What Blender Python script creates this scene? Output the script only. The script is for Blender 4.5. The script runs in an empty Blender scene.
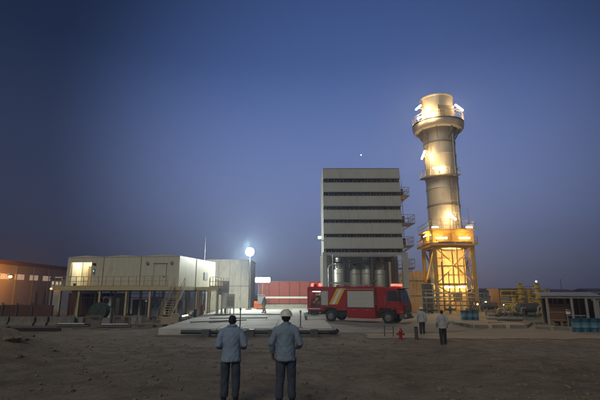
import bpy, bmesh, math, random
from mathutils import Vector, Matrix, noise

# ------------------------------------------------------------------ camera, sky, sun, exposure
R = math.radians
sc = bpy.context.scene
COL = sc.collection
FPX, PITCH, CAMZ = 428.0, R(12.26), 2.6          # focal length in photo pixels (600 wide), tilt, eye height
cam = bpy.data.cameras.new('camera'); cam.lens = 36.0 * FPX / 600.0; cam.sensor_width = 36.0
cam.clip_start = 0.1; cam.clip_end = 6000
camo = bpy.data.objects.new('camera', cam); COL.objects.link(camo)
camo.location = (0, 0, CAMZ); camo.rotation_euler = (R(90) + PITCH, 0, 0)
sc.camera = camo

SUN_EL, SUN_ROT = R(-3.0), R(6)                   # the sun has just set beyond the plant
w = bpy.data.worlds.new('World'); sc.world = w; w.use_nodes = True
nt = w.node_tree; wn_ = nt.nodes; wl = nt.links
sky = wn_.new('ShaderNodeTexSky'); sky.sky_type = 'NISHITA'; sky.sun_disc = False
sky.sun_elevation = SUN_EL; sky.sun_rotation = SUN_ROT
sky.dust_density = 1.0; sky.ozone_density = 3.0; sky.air_density = 1.0
gen = wn_.new('ShaderNodeTexCoord'); sep = wn_.new('ShaderNodeSeparateXYZ'); wl.new(gen.outputs['Generated'], sep.inputs[0])
ramp = wn_.new('ShaderNodeValToRGB'); ramp.color_ramp.interpolation = 'B_SPLINE'
SKY = [(0.0, (0.120, 0.122, 0.175)), (0.07, (0.172, 0.182, 0.275)), (0.16, (0.190, 0.232, 0.410)), (0.33, (0.142, 0.205, 0.440)), (0.50, (0.046, 0.096, 0.270)), (1.0, (0.022, 0.046, 0.140))]
el_ = ramp.color_ramp.elements
el_[0].position = 0; el_[1].position = 1
for p_, c_ in SKY[1:-1]: el_.new(p_)
for e_, (p_, c_) in zip(el_, SKY): e_.position = p_; e_.color = c_ + (1,)
wl.new(sep.outputs[2], ramp.inputs[0])
# sky brightest over the set sun; the side falloff also carries lens darkening
dot = wn_.new('ShaderNodeVectorMath'); dot.operation = 'DOT_PRODUCT'; dot.inputs[1].default_value = (0.135, 0.945, 0.296)
wl.new(gen.outputs['Generated'], dot.inputs[0])
lobe = wn_.new('ShaderNodeMapRange'); lobe.interpolation_type = 'SMOOTHSTEP'
lobe.inputs[1].default_value = 0.775; lobe.inputs[2].default_value = 1.0; lobe.inputs[3].default_value = 0.19; lobe.inputs[4].default_value = 1.0
wl.new(dot.outputs['Value'], lobe.inputs[0])
mixs = wn_.new('ShaderNodeMix'); mixs.data_type = 'RGBA'; mixs.inputs[0].default_value = 0.12
wl.new(ramp.outputs[0], mixs.inputs[6]); wl.new(sky.outputs[0], mixs.inputs[7])
mul = wn_.new('ShaderNodeVectorMath'); mul.operation = 'SCALE'
wl.new(mixs.outputs[2], mul.inputs[0]); wl.new(lobe.outputs[0], mul.inputs['Scale'])
bg = wn_['Background']; bg.inputs[1].default_value = 1.15
wl.new(mul.outputs[0], bg.inputs[0])

sl = bpy.data.lights.new('sun', 'SUN'); sl.energy = 0.92; sl.angle = R(25); sl.color = (1.0, 0.93, 0.74)
so = bpy.data.objects.new('sun', sl); COL.objects.link(so)
so.rotation_euler = (R(52), 0, R(-24))            # soft light added from behind the camera for site lamps out of view
so.location = (0, 0, 60)
vs = sc.view_settings
vs.view_transform = 'Standard'; vs.look = 'None'; vs.gamma = 1.0; vs.exposure = 0.0; vs.use_curve_mapping = False
sc.render.engine = 'CYCLES'
cy = sc.cycles
cy.use_denoising = True; cy.max_bounces = 6; cy.diffuse_bounces = 3; cy.glossy_bounces = 3
cy.transmission_bounces = 3; cy.volume_bounces = 0; cy.sample_clamp_indirect = 4.0
cy.use_light_tree = True

rnd = random.Random(11)
CP, SP = math.cos(PITCH), math.sin(PITCH)
def Zv(v, Y):                                     # height of photo row v at ground distance Y
    b = (200.0 - v) / FPX
    return CAMZ + Y * (SP + b * CP) / (CP - b * SP)
def Xu(u, Y, z=CAMZ):                             # sideways place of photo column u at distance Y, height z
    return (u - 300.0) / FPX * (Y * CP + (z - CAMZ) * SP)

# ------------------------------------------------------------------ materials
def mat(name, col, rough=0.6, metal=0.0, var=0.18, scale=3.0, bump=0.0, bscale=30.0, dirt=0.0, dcol=(0.10, 0.08, 0.06), stretch=(1, 1, 1), spec=0.4):
    m = bpy.data.materials.new(name); m.use_nodes = True
    n = m.node_tree.nodes; l = m.node_tree.links; b = n['Principled BSDF']
    b.inputs['Roughness'].default_value = rough; b.inputs['Metallic'].default_value = metal
    b.inputs['Specular IOR Level'].default_value = spec
    tc = n.new('ShaderNodeTexCoord'); mp = n.new('ShaderNodeMapping'); mp.inputs['Scale'].default_value = stretch
    l.new(tc.outputs['Object'], mp.inputs[0])
    nz = n.new('ShaderNodeTexNoise'); nz.inputs['Scale'].default_value = scale; nz.inputs['Detail'].default_value = 6; nz.inputs['Roughness'].default_value = 0.65
    l.new(mp.outputs[0], nz.inputs['Vector'])
    rp = n.new('ShaderNodeValToRGB')
    rp.color_ramp.elements[0].position = 0.3; rp.color_ramp.elements[1].position = 0.7
    rp.color_ramp.elements[0].color = tuple(max(0, c * (1 - var)) for c in col) + (1,)
    rp.color_ramp.elements[1].color = tuple(min(1, c * (1 + var)) for c in col) + (1,)
    l.new(nz.outputs[0], rp.inputs[0]); out = rp.outputs[0]
    if dirt > 0:
        nd = n.new('ShaderNodeTexNoise'); nd.inputs['Scale'].default_value = scale * 2.7; nd.inputs['Detail'].default_value = 8
        l.new(mp.outputs[0], nd.inputs['Vector'])
        mr = n.new('ShaderNodeMapRange'); mr.inputs[1].default_value = 0.5; mr.inputs[2].default_value = 0.75; mr.inputs[4].default_value = dirt
        l.new(nd.outputs[0], mr.inputs[0])
        mx = n.new('ShaderNodeMix'); mx.data_type = 'RGBA'; mx.inputs[7].default_value = tuple(dcol) + (1,)
        l.new(mr.outputs[0], mx.inputs[0]); l.new(out, mx.inputs[6]); out = mx.outputs[2]
    l.new(out, b.inputs['Base Color'])
    if bump > 0:
        nb = n.new('ShaderNodeTexNoise'); nb.inputs['Scale'].default_value = bscale; nb.inputs['Detail'].default_value = 5
        l.new(tc.outputs['Object'], nb.inputs['Vector'])
        bp = n.new('ShaderNodeBump'); bp.inputs['Strength'].default_value = bump; bp.inputs['Distance'].default_value = 0.05
        l.new(nb.outputs[0], bp.inputs['Height']); l.new(bp.outputs[0], b.inputs['Normal'])
    return m
def emit(name, col, strength):
    m = bpy.data.materials.new(name); m.use_nodes = True
    b = m.node_tree.nodes['Principled BSDF']
    b.inputs['Base Color'].default_value = (0.6, 0.6, 0.6, 1)
    b.inputs['Emission Color'].default_value = tuple(col) + (1,); b.inputs['Emission Strength'].default_value = strength
    return m

M = {}
M['cream'] = mat('cream_paint', (0.53, 0.51, 0.405), 0.5, 0, 0.07, 0.8, dirt=0.55, dcol=(0.36, 0.315, 0.22), stretch=(2.2, 2.2, 0.22))
M['seam'] = mat('grey_seam', (0.22, 0.21, 0.18), 0.7)
M['platform'] = mat('yellow_cream_steel', (0.52, 0.42, 0.22), 0.55, 0, 0.12, 2, dirt=0.4, dcol=(0.24, 0.17, 0.09))
M['rail'] = mat('ochre_rail', (0.42, 0.33, 0.17), 0.5, 0, 0.1, 3, dirt=0.3)
M['steel'] = mat('dark_steel', (0.09, 0.09, 0.09), 0.55, 0.3, 0.2, 4, dirt=0.4, dcol=(0.12, 0.08, 0.05))
M['galv'] = mat('galvanised_steel', (0.34, 0.35, 0.35), 0.45, 0.5, 0.12, 4, dirt=0.2)
M['concrete'] = mat('concrete', (0.34, 0.32, 0.27), 0.85, 0, 0.14, 0.9, 0.25, 14, dirt=0.5, dcol=(0.20, 0.18, 0.15), stretch=(1, 1, 0.4))
M['pad'] = mat('pale_concrete', (0.50, 0.50, 0.46), 0.75, 0, 0.2, 0.45, 0.15, 20, dirt=0.8, dcol=(0.22, 0.20, 0.17), stretch=(0.5, 1.4, 1))
M['block'] = mat('old_concrete_block', (0.19, 0.18, 0.165), 0.9, 0, 0.25, 2.5, 0.4, 12, dirt=0.5)
M['hood'] = mat('grey_green_hood', (0.39, 0.40, 0.375), 0.5, 0.0, 0.07, 0.5, dirt=0.45, dcol=(0.27, 0.26, 0.23), stretch=(1.6, 1, 0.3))
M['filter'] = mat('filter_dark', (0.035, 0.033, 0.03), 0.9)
M['silver'] = mat('silver_cladding', (0.42, 0.43, 0.38), 0.5, 0.4, 0.08, 1.2, dirt=0.25, dcol=(0.25, 0.23, 0.2), stretch=(1, 1, 0.4))
M['stack'] = mat('stack_cladding', (0.58, 0.54, 0.46), 0.5, 0.25, 0.12, 0.8, dirt=0.4, dcol=(0.22, 0.17, 0.12), stretch=(1.5, 1.5, 0.25))
M['casing'] = mat('casing_panel', (0.52, 0.44, 0.30), 0.5, 0.1, 0.12, 0.9, dirt=0.5, dcol=(0.30, 0.20, 0.10), stretch=(1.5, 1, 0.3))
M['stackdark'] = mat('stack_band', (0.22, 0.19, 0.15), 0.6, 0.2, 0.15, 2)
M['yellow'] = mat('yellow_tower_steel', (0.50, 0.33, 0.08), 0.5, 0, 0.12, 2, dirt=0.4, dcol=(0.25, 0.14, 0.05))
M['yellowpipe'] = mat('yellow_pipe', (0.42, 0.30, 0.05), 0.5, 0, 0.15, 3, dirt=0.3)
M['tan'] = mat('tan_cladding', (0.40, 0.30, 0.19), 0.6, 0, 0.14, 1.5, dirt=0.3, dcol=(0.25, 0.17, 0.1), stretch=(1, 1, 0.3))
M['red'] = mat('truck_red', (0.33, 0.012, 0.014), 0.32, 0, 0.10, 1.5, dirt=0.25, dcol=(0.22, 0.05, 0.04), spec=0.5)
M['tankred'] = mat('faded_red_paint', (0.26, 0.062, 0.042), 0.6, 0, 0.12, 0.8, dirt=0.35, dcol=(0.28, 0.12, 0.08), stretch=(0.6, 1, 1.6))
M['orange'] = mat('orange_paint', (0.55, 0.12, 0.03), 0.5)
M['white'] = mat('white_paint', (0.70, 0.70, 0.66), 0.5, 0, 0.06, 2, dirt=0.25, dcol=(0.4, 0.37, 0.3))
M['stripeyellow'] = mat('stripe_yellow', (0.70, 0.42, 0.03), 0.4)
M['shutter'] = mat('shutter_aluminium', (0.52, 0.52, 0.49), 0.4, 0.2, 0.06, 2)
M['rubber'] = mat('rubber', (0.022, 0.022, 0.022), 0.85, 0, 0.3, 5)
M['black'] = mat('black_plastic', (0.02, 0.02, 0.02), 0.5, 0, 0.2, 5)
M['glass'] = mat('dark_glass', (0.03, 0.04, 0.05), 0.08, 0, 0.05, 1, spec=0.8)
M['windglass'] = mat('windscreen_glass', (0.10, 0.12, 0.14), 0.1, 0, 0.2, 1, spec=0.8)
M['hallwall'] = mat('hall_wall', (0.26, 0.25, 0.27), 0.7, 0, 0.08, 0.3, dirt=0.2, stretch=(1, 1, 0.2))
M['hallroof'] = mat('hall_roof', (0.10, 0.055, 0.045), 0.7, 0, 0.15, 0.6)
M['hallglass'] = emit('hall_lit_glazing', (1.0, 0.72, 0.45), 0.28)
M['rust'] = mat('rusty_red_steel', (0.095, 0.042, 0.032), 0.7, 0, 0.25, 1.5, dirt=0.5, stretch=(1, 1, 0.3))
M['green'] = mat('dark_green_paint', (0.035, 0.06, 0.045), 0.55, 0, 0.2, 3)
M['blue'] = mat('blue_drum', (0.02, 0.09, 0.15), 0.45, 0, 0.12, 3, dirt=0.2)
M['bluepale'] = mat('pale_blue_drum_band', (0.10, 0.22, 0.28), 0.5, 0, 0.12, 3)
M['brown'] = mat('brown_shed_sheet', (0.11, 0.055, 0.04), 0.7, 0, 0.2, 2)
M['shedgrey'] = mat('shed_post_grey', (0.24, 0.23, 0.22), 0.6, 0, 0.12, 2)
M['shedroof'] = mat('shed_roof_sheet', (0.24, 0.24, 0.24), 0.5, 0.1, 0.1, 1.5, dirt=0.3)
M['wood'] = mat('weathered_wood', (0.20, 0.14, 0.09), 0.85, 0, 0.3, 4, 0.2, 25, stretch=(6, 1, 1))
M['rock'] = mat('rock', (0.21, 0.165, 0.12), 0.95, 0, 0.3, 3, 0.6, 8)
M['skin'] = mat('skin', (0.32, 0.18, 0.11), 0.6)
M['hair'] = mat('black_hair', (0.012, 0.010, 0.009), 0.6, 0, 0.3, 20, 0.5, 60)
M['shirtblue'] = mat('blue_work_shirt', (0.22, 0.30, 0.43), 0.85, 0, 0.12, 8, 0.12, 60)
M['shirtblue2'] = mat('grey_blue_work_shirt', (0.20, 0.27, 0.37), 0.85, 0, 0.12, 8, 0.3, 30)
M['shirtpale'] = mat('pale_shirt', (0.38, 0.40, 0.43), 0.85, 0, 0.1, 8, 0.3, 30)
M['coverall'] = mat('grey_coverall', (0.24, 0.25, 0.25), 0.85, 0, 0.12, 8, 0.3, 30)
M['trouser'] = mat('dark_trouser', (0.018, 0.020, 0.026), 0.85, 0, 0.2, 8, 0.3, 30)
M['trouserblue'] = mat('navy_trouser', (0.05, 0.065, 0.10), 0.85, 0, 0.2, 8, 0.3, 30)
M['boot'] = mat('black_boot', (0.02, 0.017, 0.014), 0.6)
M['hat'] = mat('white_hard_hat', (0.72, 0.72, 0.68), 0.35, 0, 0.04, 5)
M['lamp_body'] = mat('lamp_housing', (0.18, 0.18, 0.17), 0.5)
M['e_flood'] = emit('flood_glow', (0.90, 1.0, 0.92), 60)
M['e_bank'] = emit('lamp_bank_glow', (1.0, 0.98, 0.90), 7)
M['e_tube'] = emit('warm_tube_glow', (1.0, 0.66, 0.30), 230)
M['e_tube2'] = emit('sodium_tube_glow', (1.0, 0.60, 0.17), 150)
M['e_tube3'] = emit('inner_tube_glow', (1.0, 0.60, 0.18), 170)
M['e_sod'] = emit('sodium_glow', (1.0, 0.36, 0.05), 220)
M['e_door'] = emit('room_lamp_glow', (1.0, 0.84, 0.55), 24)
M['e_red'] = emit('red_beacon_glow', (1.0, 0.03, 0.02), 9)
M['e_small'] = emit('small_lamp_glow', (1.0, 0.97, 0.9), 10)
M['e_warm'] = emit('small_warm_glow', (1.0, 0.5, 0.15), 25)
M['e_canopy'] = emit('canopy_glow', (1.0, 0.5, 0.12), 3.0)
M['e_green'] = emit('green_led_glow', (0.1, 1.0, 0.4), 4)
M['e_star'] = emit('star_glow', (1.0, 1.0, 0.95), 3.0)
M['e_comp'] = emit('locker_lamp_glow', (1.0, 0.75, 0.5), 9)

def ground_mat():
    m = bpy.data.materials.new('sandy_ground'); m.use_nodes = True
    n = m.node_tree.nodes; l = m.node_tree.links; b = n['Principled BSDF']
    b.inputs['Roughness'].default_value = 0.95; b.inputs['Specular IOR Level'].default_value = 0.15
    tc = n.new('ShaderNodeTexCoord')
    def nz(s, d=8):
        t = n.new('ShaderNodeTexNoise'); t.inputs['Scale'].default_value = s; t.inputs['Detail'].default_value = d; t.inputs['Roughness'].default_value = 0.7
        l.new(tc.outputs['Object'], t.inputs['Vector']); return t
    a = nz(0.12); c = nz(1.3); e = nz(14)
    r1 = n.new('ShaderNodeValToRGB'); r1.color_ramp.elements[0].color = (0.155, 0.132, 0.105, 1); r1.color_ramp.elements[1].color = (0.265, 0.232, 0.19, 1)
    r1.color_ramp.elements[0].position = 0.35; r1.color_ramp.elements[1].position = 0.65
    l.new(a.outputs[0], r1.inputs[0])
    r2 = n.new('ShaderNodeValToRGB'); r2.color_ramp.elements[0].color = (0.62, 0.60, 0.58, 1); r2.color_ramp.elements[1].color = (1.15, 1.12, 1.1, 1)
    r2.color_ramp.elements[0].position = 0.32; r2.color_ramp.elements[1].position = 0.62
    l.new(c.outputs[0], r2.inputs[0])
    mx = n.new('ShaderNodeMix'); mx.data_type = 'RGBA'; mx.blend_type = 'MULTIPLY'; mx.inputs[0].default_value = 1
    l.new(r1.outputs[0], mx.inputs[6]); l.new(r2.outputs[0], mx.inputs[7])
    r3 = n.new('ShaderNodeValToRGB'); r3.color_ramp.elements[0].color = (0.5, 0.48, 0.46, 1); r3.color_ramp.elements[1].color = (1.1, 1.1, 1.1, 1)
    r3.color_ramp.elements[0].position = 0.3; r3.color_ramp.elements[1].position = 0.5
    l.new(e.outputs[0], r3.inputs[0])
    mx2 = n.new('ShaderNodeMix'); mx2.data_type = 'RGBA'; mx2.blend_type = 'MULTIPLY'; mx2.inputs[0].default_value = 0.8
    l.new(mx.outputs[2], mx2.inputs[6]); l.new(r3.outputs[0], mx2.inputs[7])
    l.new(mx2.outputs[2], b.inputs['Base Color'])
    bp = n.new('ShaderNodeBump'); bp.inputs['Strength'].default_value = 0.7; bp.inputs['Distance'].default_value = 0.08
    l.new(e.outputs[0], bp.inputs['Height']); l.new(bp.outputs[0], b.inputs['Normal'])
    return m
M['ground'] = ground_mat()
M['road'] = mat('pale_dirt_road', (0.32, 0.27, 0.215), 0.95, 0, 0.2, 0.6, 0.4, 12, dirt=0.55, dcol=(0.22, 0.17, 0.125), stretch=(0.4, 1, 1), spec=0.15)
M['apron'] = mat('grey_apron', (0.26, 0.25, 0.235), 0.9, 0, 0.2, 0.5, 0.3, 14, dirt=0.6, dcol=(0.10, 0.09, 0.08), stretch=(0.4, 1, 1), spec=0.2)

# ------------------------------------------------------------------ mesh helpers
class MB:
    def __init__(self): self.v = []; self.f = []
    def add(self, vs, fs):
        o = len(self.v); self.v += [tuple(p) for p in vs]; self.f += [tuple(i + o for i in q) for q in fs]; return self
    def box(self, x0, x1, y0, y1, z0, z1):
        return self.add([(x0,y0,z0),(x1,y0,z0),(x1,y1,z0),(x0,y1,z0),(x0,y0,z1),(x1,y0,z1),(x1,y1,z1),(x0,y1,z1)],
                        [(3,2,1,0),(4,5,6,7),(0,1,5,4),(1,2,6,5),(2,3,7,6),(3,0,4,7)])
    def cbox(self, x0, x1, y0, y1, z0, z1, c):     # box with chamfered vertical and top edges
        poly = [(x0+c,y0),(x1-c,y0),(x1,y0+c),(x1,y1-c),(x1-c,y1),(x0+c,y1),(x0,y1-c),(x0,y0+c)]
        top = [(x0+2*c,y0+c),(x1-2*c,y0+c),(x1-c,y0+2*c),(x1-c,y1-2*c),(x1-2*c,y1-c),(x0+2*c,y1-c),(x0+c,y1-2*c),(x0+c,y0+2*c)]
        vs = [(x,y,z0) for x,y in poly] + [(x,y,z1-c) for x,y in poly] + [(x,y,z1) for x,y in top]
        fs = [tuple(range(7,-1,-1)), tuple(range(16,24))]
        for k in range(8):
            j = (k+1) % 8
            fs += [(k,j,8+j,8+k),(8+k,8+j,16+j,16+k)]
        return self.add(vs, fs)
    def bar(self, a, b, w, h=None):
        h = h or w; a = Vector(a); b = Vector(b); d = (b-a).normalized()
        s = d.cross(Vector((0,0,1)))
        if s.length < 1e-3: s = Vector((1,0,0))
        s.normalize(); u = s.cross(d)
        vs = []
        for p in (a, b):
            for i, j in ((-1,-1),(1,-1),(1,1),(-1,1)): vs.append(p + s*w/2*i + u*h/2*j)
        return self.add(vs, [(3,2,1,0),(4,5,6,7),(0,1,5,4),(1,2,6,5),(2,3,7,6),(3,0,4,7)])
    def tube(self, pts, r, n=10, cap=True):
        pts = [Vector(p) for p in pts]; rs = r if isinstance(r, (list, tuple)) else [r]*len(pts)
        vs = []; fs = []; ref = None
        for i, p in enumerate(pts):
            d = (pts[min(i+1,len(pts)-1)] - pts[max(i-1,0)]).normalized()
            if ref is None:
                ref = Vector((0,0,1)) if abs(d.z) < 0.9 else Vector((1,0,0))
            s = d.cross(ref).normalized(); u = s.cross(d).normalized(); ref = u
            for k in range(n):
                a = 2*math.pi*k/n; vs.append(p + (s*math.cos(a) + u*math.sin(a))*rs[i])
        for i in range(len(pts)-1):
            for k in range(n):
                j = (k+1) % n; fs.append((i*n+k, i*n+j, (i+1)*n+j, (i+1)*n+k))
        if cap:
            fs.append(tuple(range(n-1,-1,-1))); o = (len(pts)-1)*n; fs.append(tuple(range(o, o+n)))
        return self.add(vs, fs)
    def lathe(self, prof, c=(0,0,0), n=24, cap=True, a0=0.0, a1=2*math.pi, sx=1.0, sy=1.0):
        full = abs(a1-a0-2*math.pi) < 1e-6; m = n if full else n+1
        vs = []; fs = []
        for r_, z in prof:
            for k in range(m):
                a = a0 + (a1-a0)*k/n; vs.append((c[0]+r_*sx*math.cos(a), c[1]+r_*sy*math.sin(a), c[2]+z))
        for i in range(len(prof)-1):
            for k in range(n):
                j = (k+1) % m; fs.append((i*m+k, i*m+j, (i+1)*m+j, (i+1)*m+k))
        if cap and full:
            fs.append(tuple(range(m-1,-1,-1))); o = (len(prof)-1)*m; fs.append(tuple(range(o, o+m)))
        return self.add(vs, fs)
    def prism(self, poly, axis, a, b):             # poly in the two other axes, extruded along axis
        def mk(p, t):
            return {'x': (t,p[0],p[1]), 'y': (p[0],t,p[1]), 'z': (p[0],p[1],t)}[axis]
        n = len(poly); vs = [mk(p,a) for p in poly] + [mk(p,b) for p in poly]
        fs = [tuple(range(n-1,-1,-1)), tuple(range(n,2*n))] + [(k,(k+1)%n,n+(k+1)%n,n+k) for k in range(n)]
        return self.add(vs, fs)
    def mesh(self, name, m, smooth=False):
        me = bpy.data.meshes.new(name); me.from_pydata(self.v, [], self.f)
        bm = bmesh.new(); bm.from_mesh(me); bmesh.ops.recalc_face_normals(bm, faces=bm.faces); bm.to_mesh(me); bm.free()
        me.materials.append(M[m] if isinstance(m, str) else m)
        if smooth:
            me.polygons.foreach_set('use_smooth', [True]*len(me.polygons))
            try: me.set_sharp_from_angle(angle=R(40))
            except Exception: pass
        return me
    def build(self, name, m, parent=None, loc=(0,0,0), rz=0, smooth=False):
        o = bpy.data.objects.new(name, self.mesh(name, m, smooth)); COL.objects.link(o)
        o.location = loc; o.rotation_euler = (0,0,rz)
        if parent: o.parent = parent
        return o
def tag(o, label=None, cat=None, group=None, kind=None):
    if label: o['label'] = label
    if cat: o['category'] = cat
    if group: o['group'] = group
    if kind: o['kind'] = kind
    return o
def thing(name, label, cat, loc=(0,0,0), rz=0, group=None):
    o = bpy.data.objects.new(name, None); COL.objects.link(o); o.empty_display_size = 0.2
    o.location = loc; o.rotation_euler = (0,0,rz)
    return tag(o, label, cat, group)
def copy_tree(o, parent=None):
    c = o.copy(); COL.objects.link(c); c.parent = parent
    for ch in [k for k in bpy.data.objects if k.parent == o]: copy_tree(ch, c)
    return c
def inst(me, name, parent, loc, rz=0):
    o = bpy.data.objects.new(name, me); COL.objects.link(o); o.location = loc; o.rotation_euler = (0,0,rz); o.parent = parent
    return o
def cyl(a, b, r, n=12, r2=None): return MB().tube([a, b], [r, r2 if r2 is not None else r], n)
def B(*a): return MB().box(*a)
def light(name, kind, loc, energy, color, parent=None, size=0.2, rot=None):
    ld = bpy.data.lights.new(name, kind); ld.energy = energy; ld.color = color
    if kind == 'AREA': ld.size = size
    else: ld.shadow_soft_size = size
    o = bpy.data.objects.new(name, ld); COL.objects.link(o); o.location = loc
    if rot: o.rotation_euler = rot
    if parent: o.parent = parent
    return o

# ------------------------------------------------------------------ ground
def sstep(a, b, x):
    t = min(1, max(0, (x-a)/(b-a))); return t*t*(3-2*t)
def gz(x, y):
    z = 1.0*(1-sstep(-4, 21, y))
    z += 1.2*math.exp(-(((x+12.6)/2.5)**2 + ((y-17.8)/2.6)**2))*(1+0.25*noise.noise((x*0.9,y*0.9,2.2)))
    k = 1-sstep(19, 25, y)
    if k > 0:
        z += k*(0.13*noise.noise((x*0.35, y*0.35, 3.1)) + 0.05*noise.noise((x*1.3, y*1.3, 7.7)))
    if y < 26 and k > 0:
        z += k*0.02*noise.noise((x*4, y*4, 1.7))
        for (a_, b_, w0) in ((13.2, 0.16, 0.0), (19.5, -0.10, 2.0)):
            dd = y - (a_ + b_*x + 0.8*math.sin(x*0.16+w0))
            for off in (-0.85, 0.85): 
                u_ = (dd-off)/0.17; z += k*(-0.085*math.exp(-u_*u_) + 0.035*math.exp(-((abs(u_)-1.9)/0.7)**2))
    return z
def axis_samples(lo, hi, a, b, step, grow=1.25):
    s = [a]
    while s[-1] < b: s.append(s[-1]+step)
    d = step; x = s[-1]
    while x < hi: d *= grow; x += d; s.append(min(x, hi))
    d = step; x = a; pre = []
    while x > lo: d *= grow; x -= d; pre.append(max(x, lo))
    return pre[::-1] + s
xs = axis_samples(-2500, 2500, -20, 20, 0.14); ys = axis_samples(-60, 4000, 4, 26, 0.075, 1.2)
mb = MB()
mb.v = [(x, y, gz(x, y)) for y in ys for x in xs]
nx = len(xs)
mb.f = [(j*nx+i, j*nx+i+1, (j+1)*nx+i+1, (j+1)*nx+i) for j in range(len(ys)-1) for i in range(nx-1)]
g = mb.build('ground', 'ground', smooth=True); tag(g, kind='structure')

# grey apron round the truck, dirt road to the right
def sheet(name, poly, z, m):
    mb = MB(); mb.add([(x,y,z) for x,y in poly], [tuple(range(len(poly)))])
    return tag(mb.build(name, m), kind='structure')
def wobble(poly, step=0.3, amp=0.5):
    out = []
    for i, p in enumerate(poly):
        q = poly[(i+1) % len(poly)]; d = math.hypot(q[0]-p[0], q[1]-p[1]); n = max(1, int(d/step))
        for k in range(n):
            t = k/n; x = p[0]+(q[0]-p[0])*t; y = p[1]+(q[1]-p[1])*t
            out.append((x+amp*noise.noise((x*0.7,y*0.7,0.3))+0.3*amp*noise.noise((x*3,y*3,4.3)), y+amp*noise.noise((x*0.7,y*0.7,9.3))+0.3*amp*noise.noise((x*3,y*3,6.3))))
    return out
sheet('apron', wobble([(2.2,29.6),(9.5,30.2),(14.5,33.5),(18,40),(18,58),(0.6,58),(0.6,37.0),(2.2,36.6)]), 0.012, 'apron')
sheet('road', wobble([(4.0,26.2),(14,25.7),(60,25.2),(60,29.6),(26,31.6),(21.5,33.8),(19.5,38),(18.6,50),(14.9,50),(15.5,39),(13.6,32.6),(9.6,29.7),(4.0,29.2)]), 0.020, 'road')

# ------------------------------------------------------------------ raised concrete pad, cast in panels
PADZ = 0.40
pad = bpy.data.objects.new('concrete_pad', None); COL.objects.link(pad); tag(pad, kind='structure')
prows = [28.3, 32.4, 36.6, 43, 50, 57, 65, 75]
for j in range(len(prows)-1):
    y0, y1 = prows[j]+0.02, prows[j+1]-0.02
    xl0 = -9.0 - (y0-28.3)*0.055; xl1 = -9.0 - (y1-28.3)*0.055
    xr = 2.1 if y1 < 37 else 0.45
    if y0 > 49.9: xr = 3.5
    n = 3 if j < 2 else 3
    for i in range(n):
        a0 = xl0+(xr-xl0)*i/n+0.02; a1 = xl0+(xr-xl0)*(i+1)/n-0.02
        b0 = xl1+(xr-xl1)*i/n+0.02; b1 = xl1+(xr-xl1)*(i+1)/n-0.02
        dz = rnd.uniform(-0.006, 0.006)
        MB().prism([(a0,y0),(a1,y0),(b1,y1),(b0,y1)], 'z', -0.05, PADZ+dz).build('slab_panel', 'pad', pad)

# dark pipe on black sleepers along the pad's front edge
t = thing('drain_pipe', 'dark pipe lying along the front edge of the concrete pad', 'pipe', (-3.4, 27.7, 0.0))
MB().tube([(-4.0,0.1,0.22),(-1.5,0,0.2),(1.5,0.05,0.21),(5.2,0,0.2)], 0.13, 10).build('pipe', 'black', t, smooth=True)
MB().tube([(5.2,0,0.2),(5.6,0.1,0.2),(5.75,0.2,0.32)], 0.14, 10).build('elbow', 'black', t, smooth=True)
for i, u in enumerate((208, 229, 251.5, 273, 314)):
    o = MB().cbox(-0.24, 0.24, -0.2, 0.2, 0, 0.46, 0.03).build('sleeper_block', 'steel', None, (Xu(u, 27.2), 27.2, gz(Xu(u,27.2),27.2)-0.02), rnd.uniform(-0.1,0.1))
    tag(o, ['leftmost black block at the front edge of the concrete pad', 'black block just left of the dark haired man at the pad edge',
            'black block between the two men in blue at the pad edge', 'black block just left of the white hard hat at the pad edge',
            'rightmost black block at the pad edge near the fire engine'][i], 'block', 'black blocks along the pad edge')
# thin marker posts on the pad
for u, Y, hgt, lab in ((241, 29.3, 1.1, 'thin dark marker post on the pad right of the dark haired man'), (300.5, 28.9, 0.95, 'thin dark marker post on the pad right of the white hard hat')):
    t = thing('marker_post', lab, 'post', (Xu(u, Y), Y, PADZ), 0, 'marker posts on the pad')
    cyl((0,0,0),(0,0,hgt),0.035,8).build('pole', 'steel', t); B(-0.14,0.14,-0.14,0.14,0,0.04).build('foot_plate', 'steel', t)
    B(-0.06,0.06,-0.05,0.05,hgt-0.02,hgt+0.14).build('cap', 'lamp_body', t)
# pipes and steel offcuts lying on the pad
for i, (x0, y0, x1, y1, r_) in enumerate(((-8.3,33.5,-4.4,36.4,0.035),(-7.9,38.6,-2.9,39.4,0.04),(-8.9,45.6,-1.2,44.9,0.05),(-6.8,33.2,-5.6,34.7,0.03))):
    o = cyl((0,0,r_),(x1-x0,y1-y0,r_),r_,8).build('steel_pipe', 'steel', None, (x0,y0,PADZ+0.006), 0, True)
    tag(o, ['thin dark pipe lying at the left front of the concrete pad', 'dark pipe lying across the middle of the concrete pad',
            'long dark pipe lying across the far part of the concrete pad', 'short dark pipe offcut on the near left of the concrete pad'][i], 'pipe', 'pipes lying on the pad')

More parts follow.
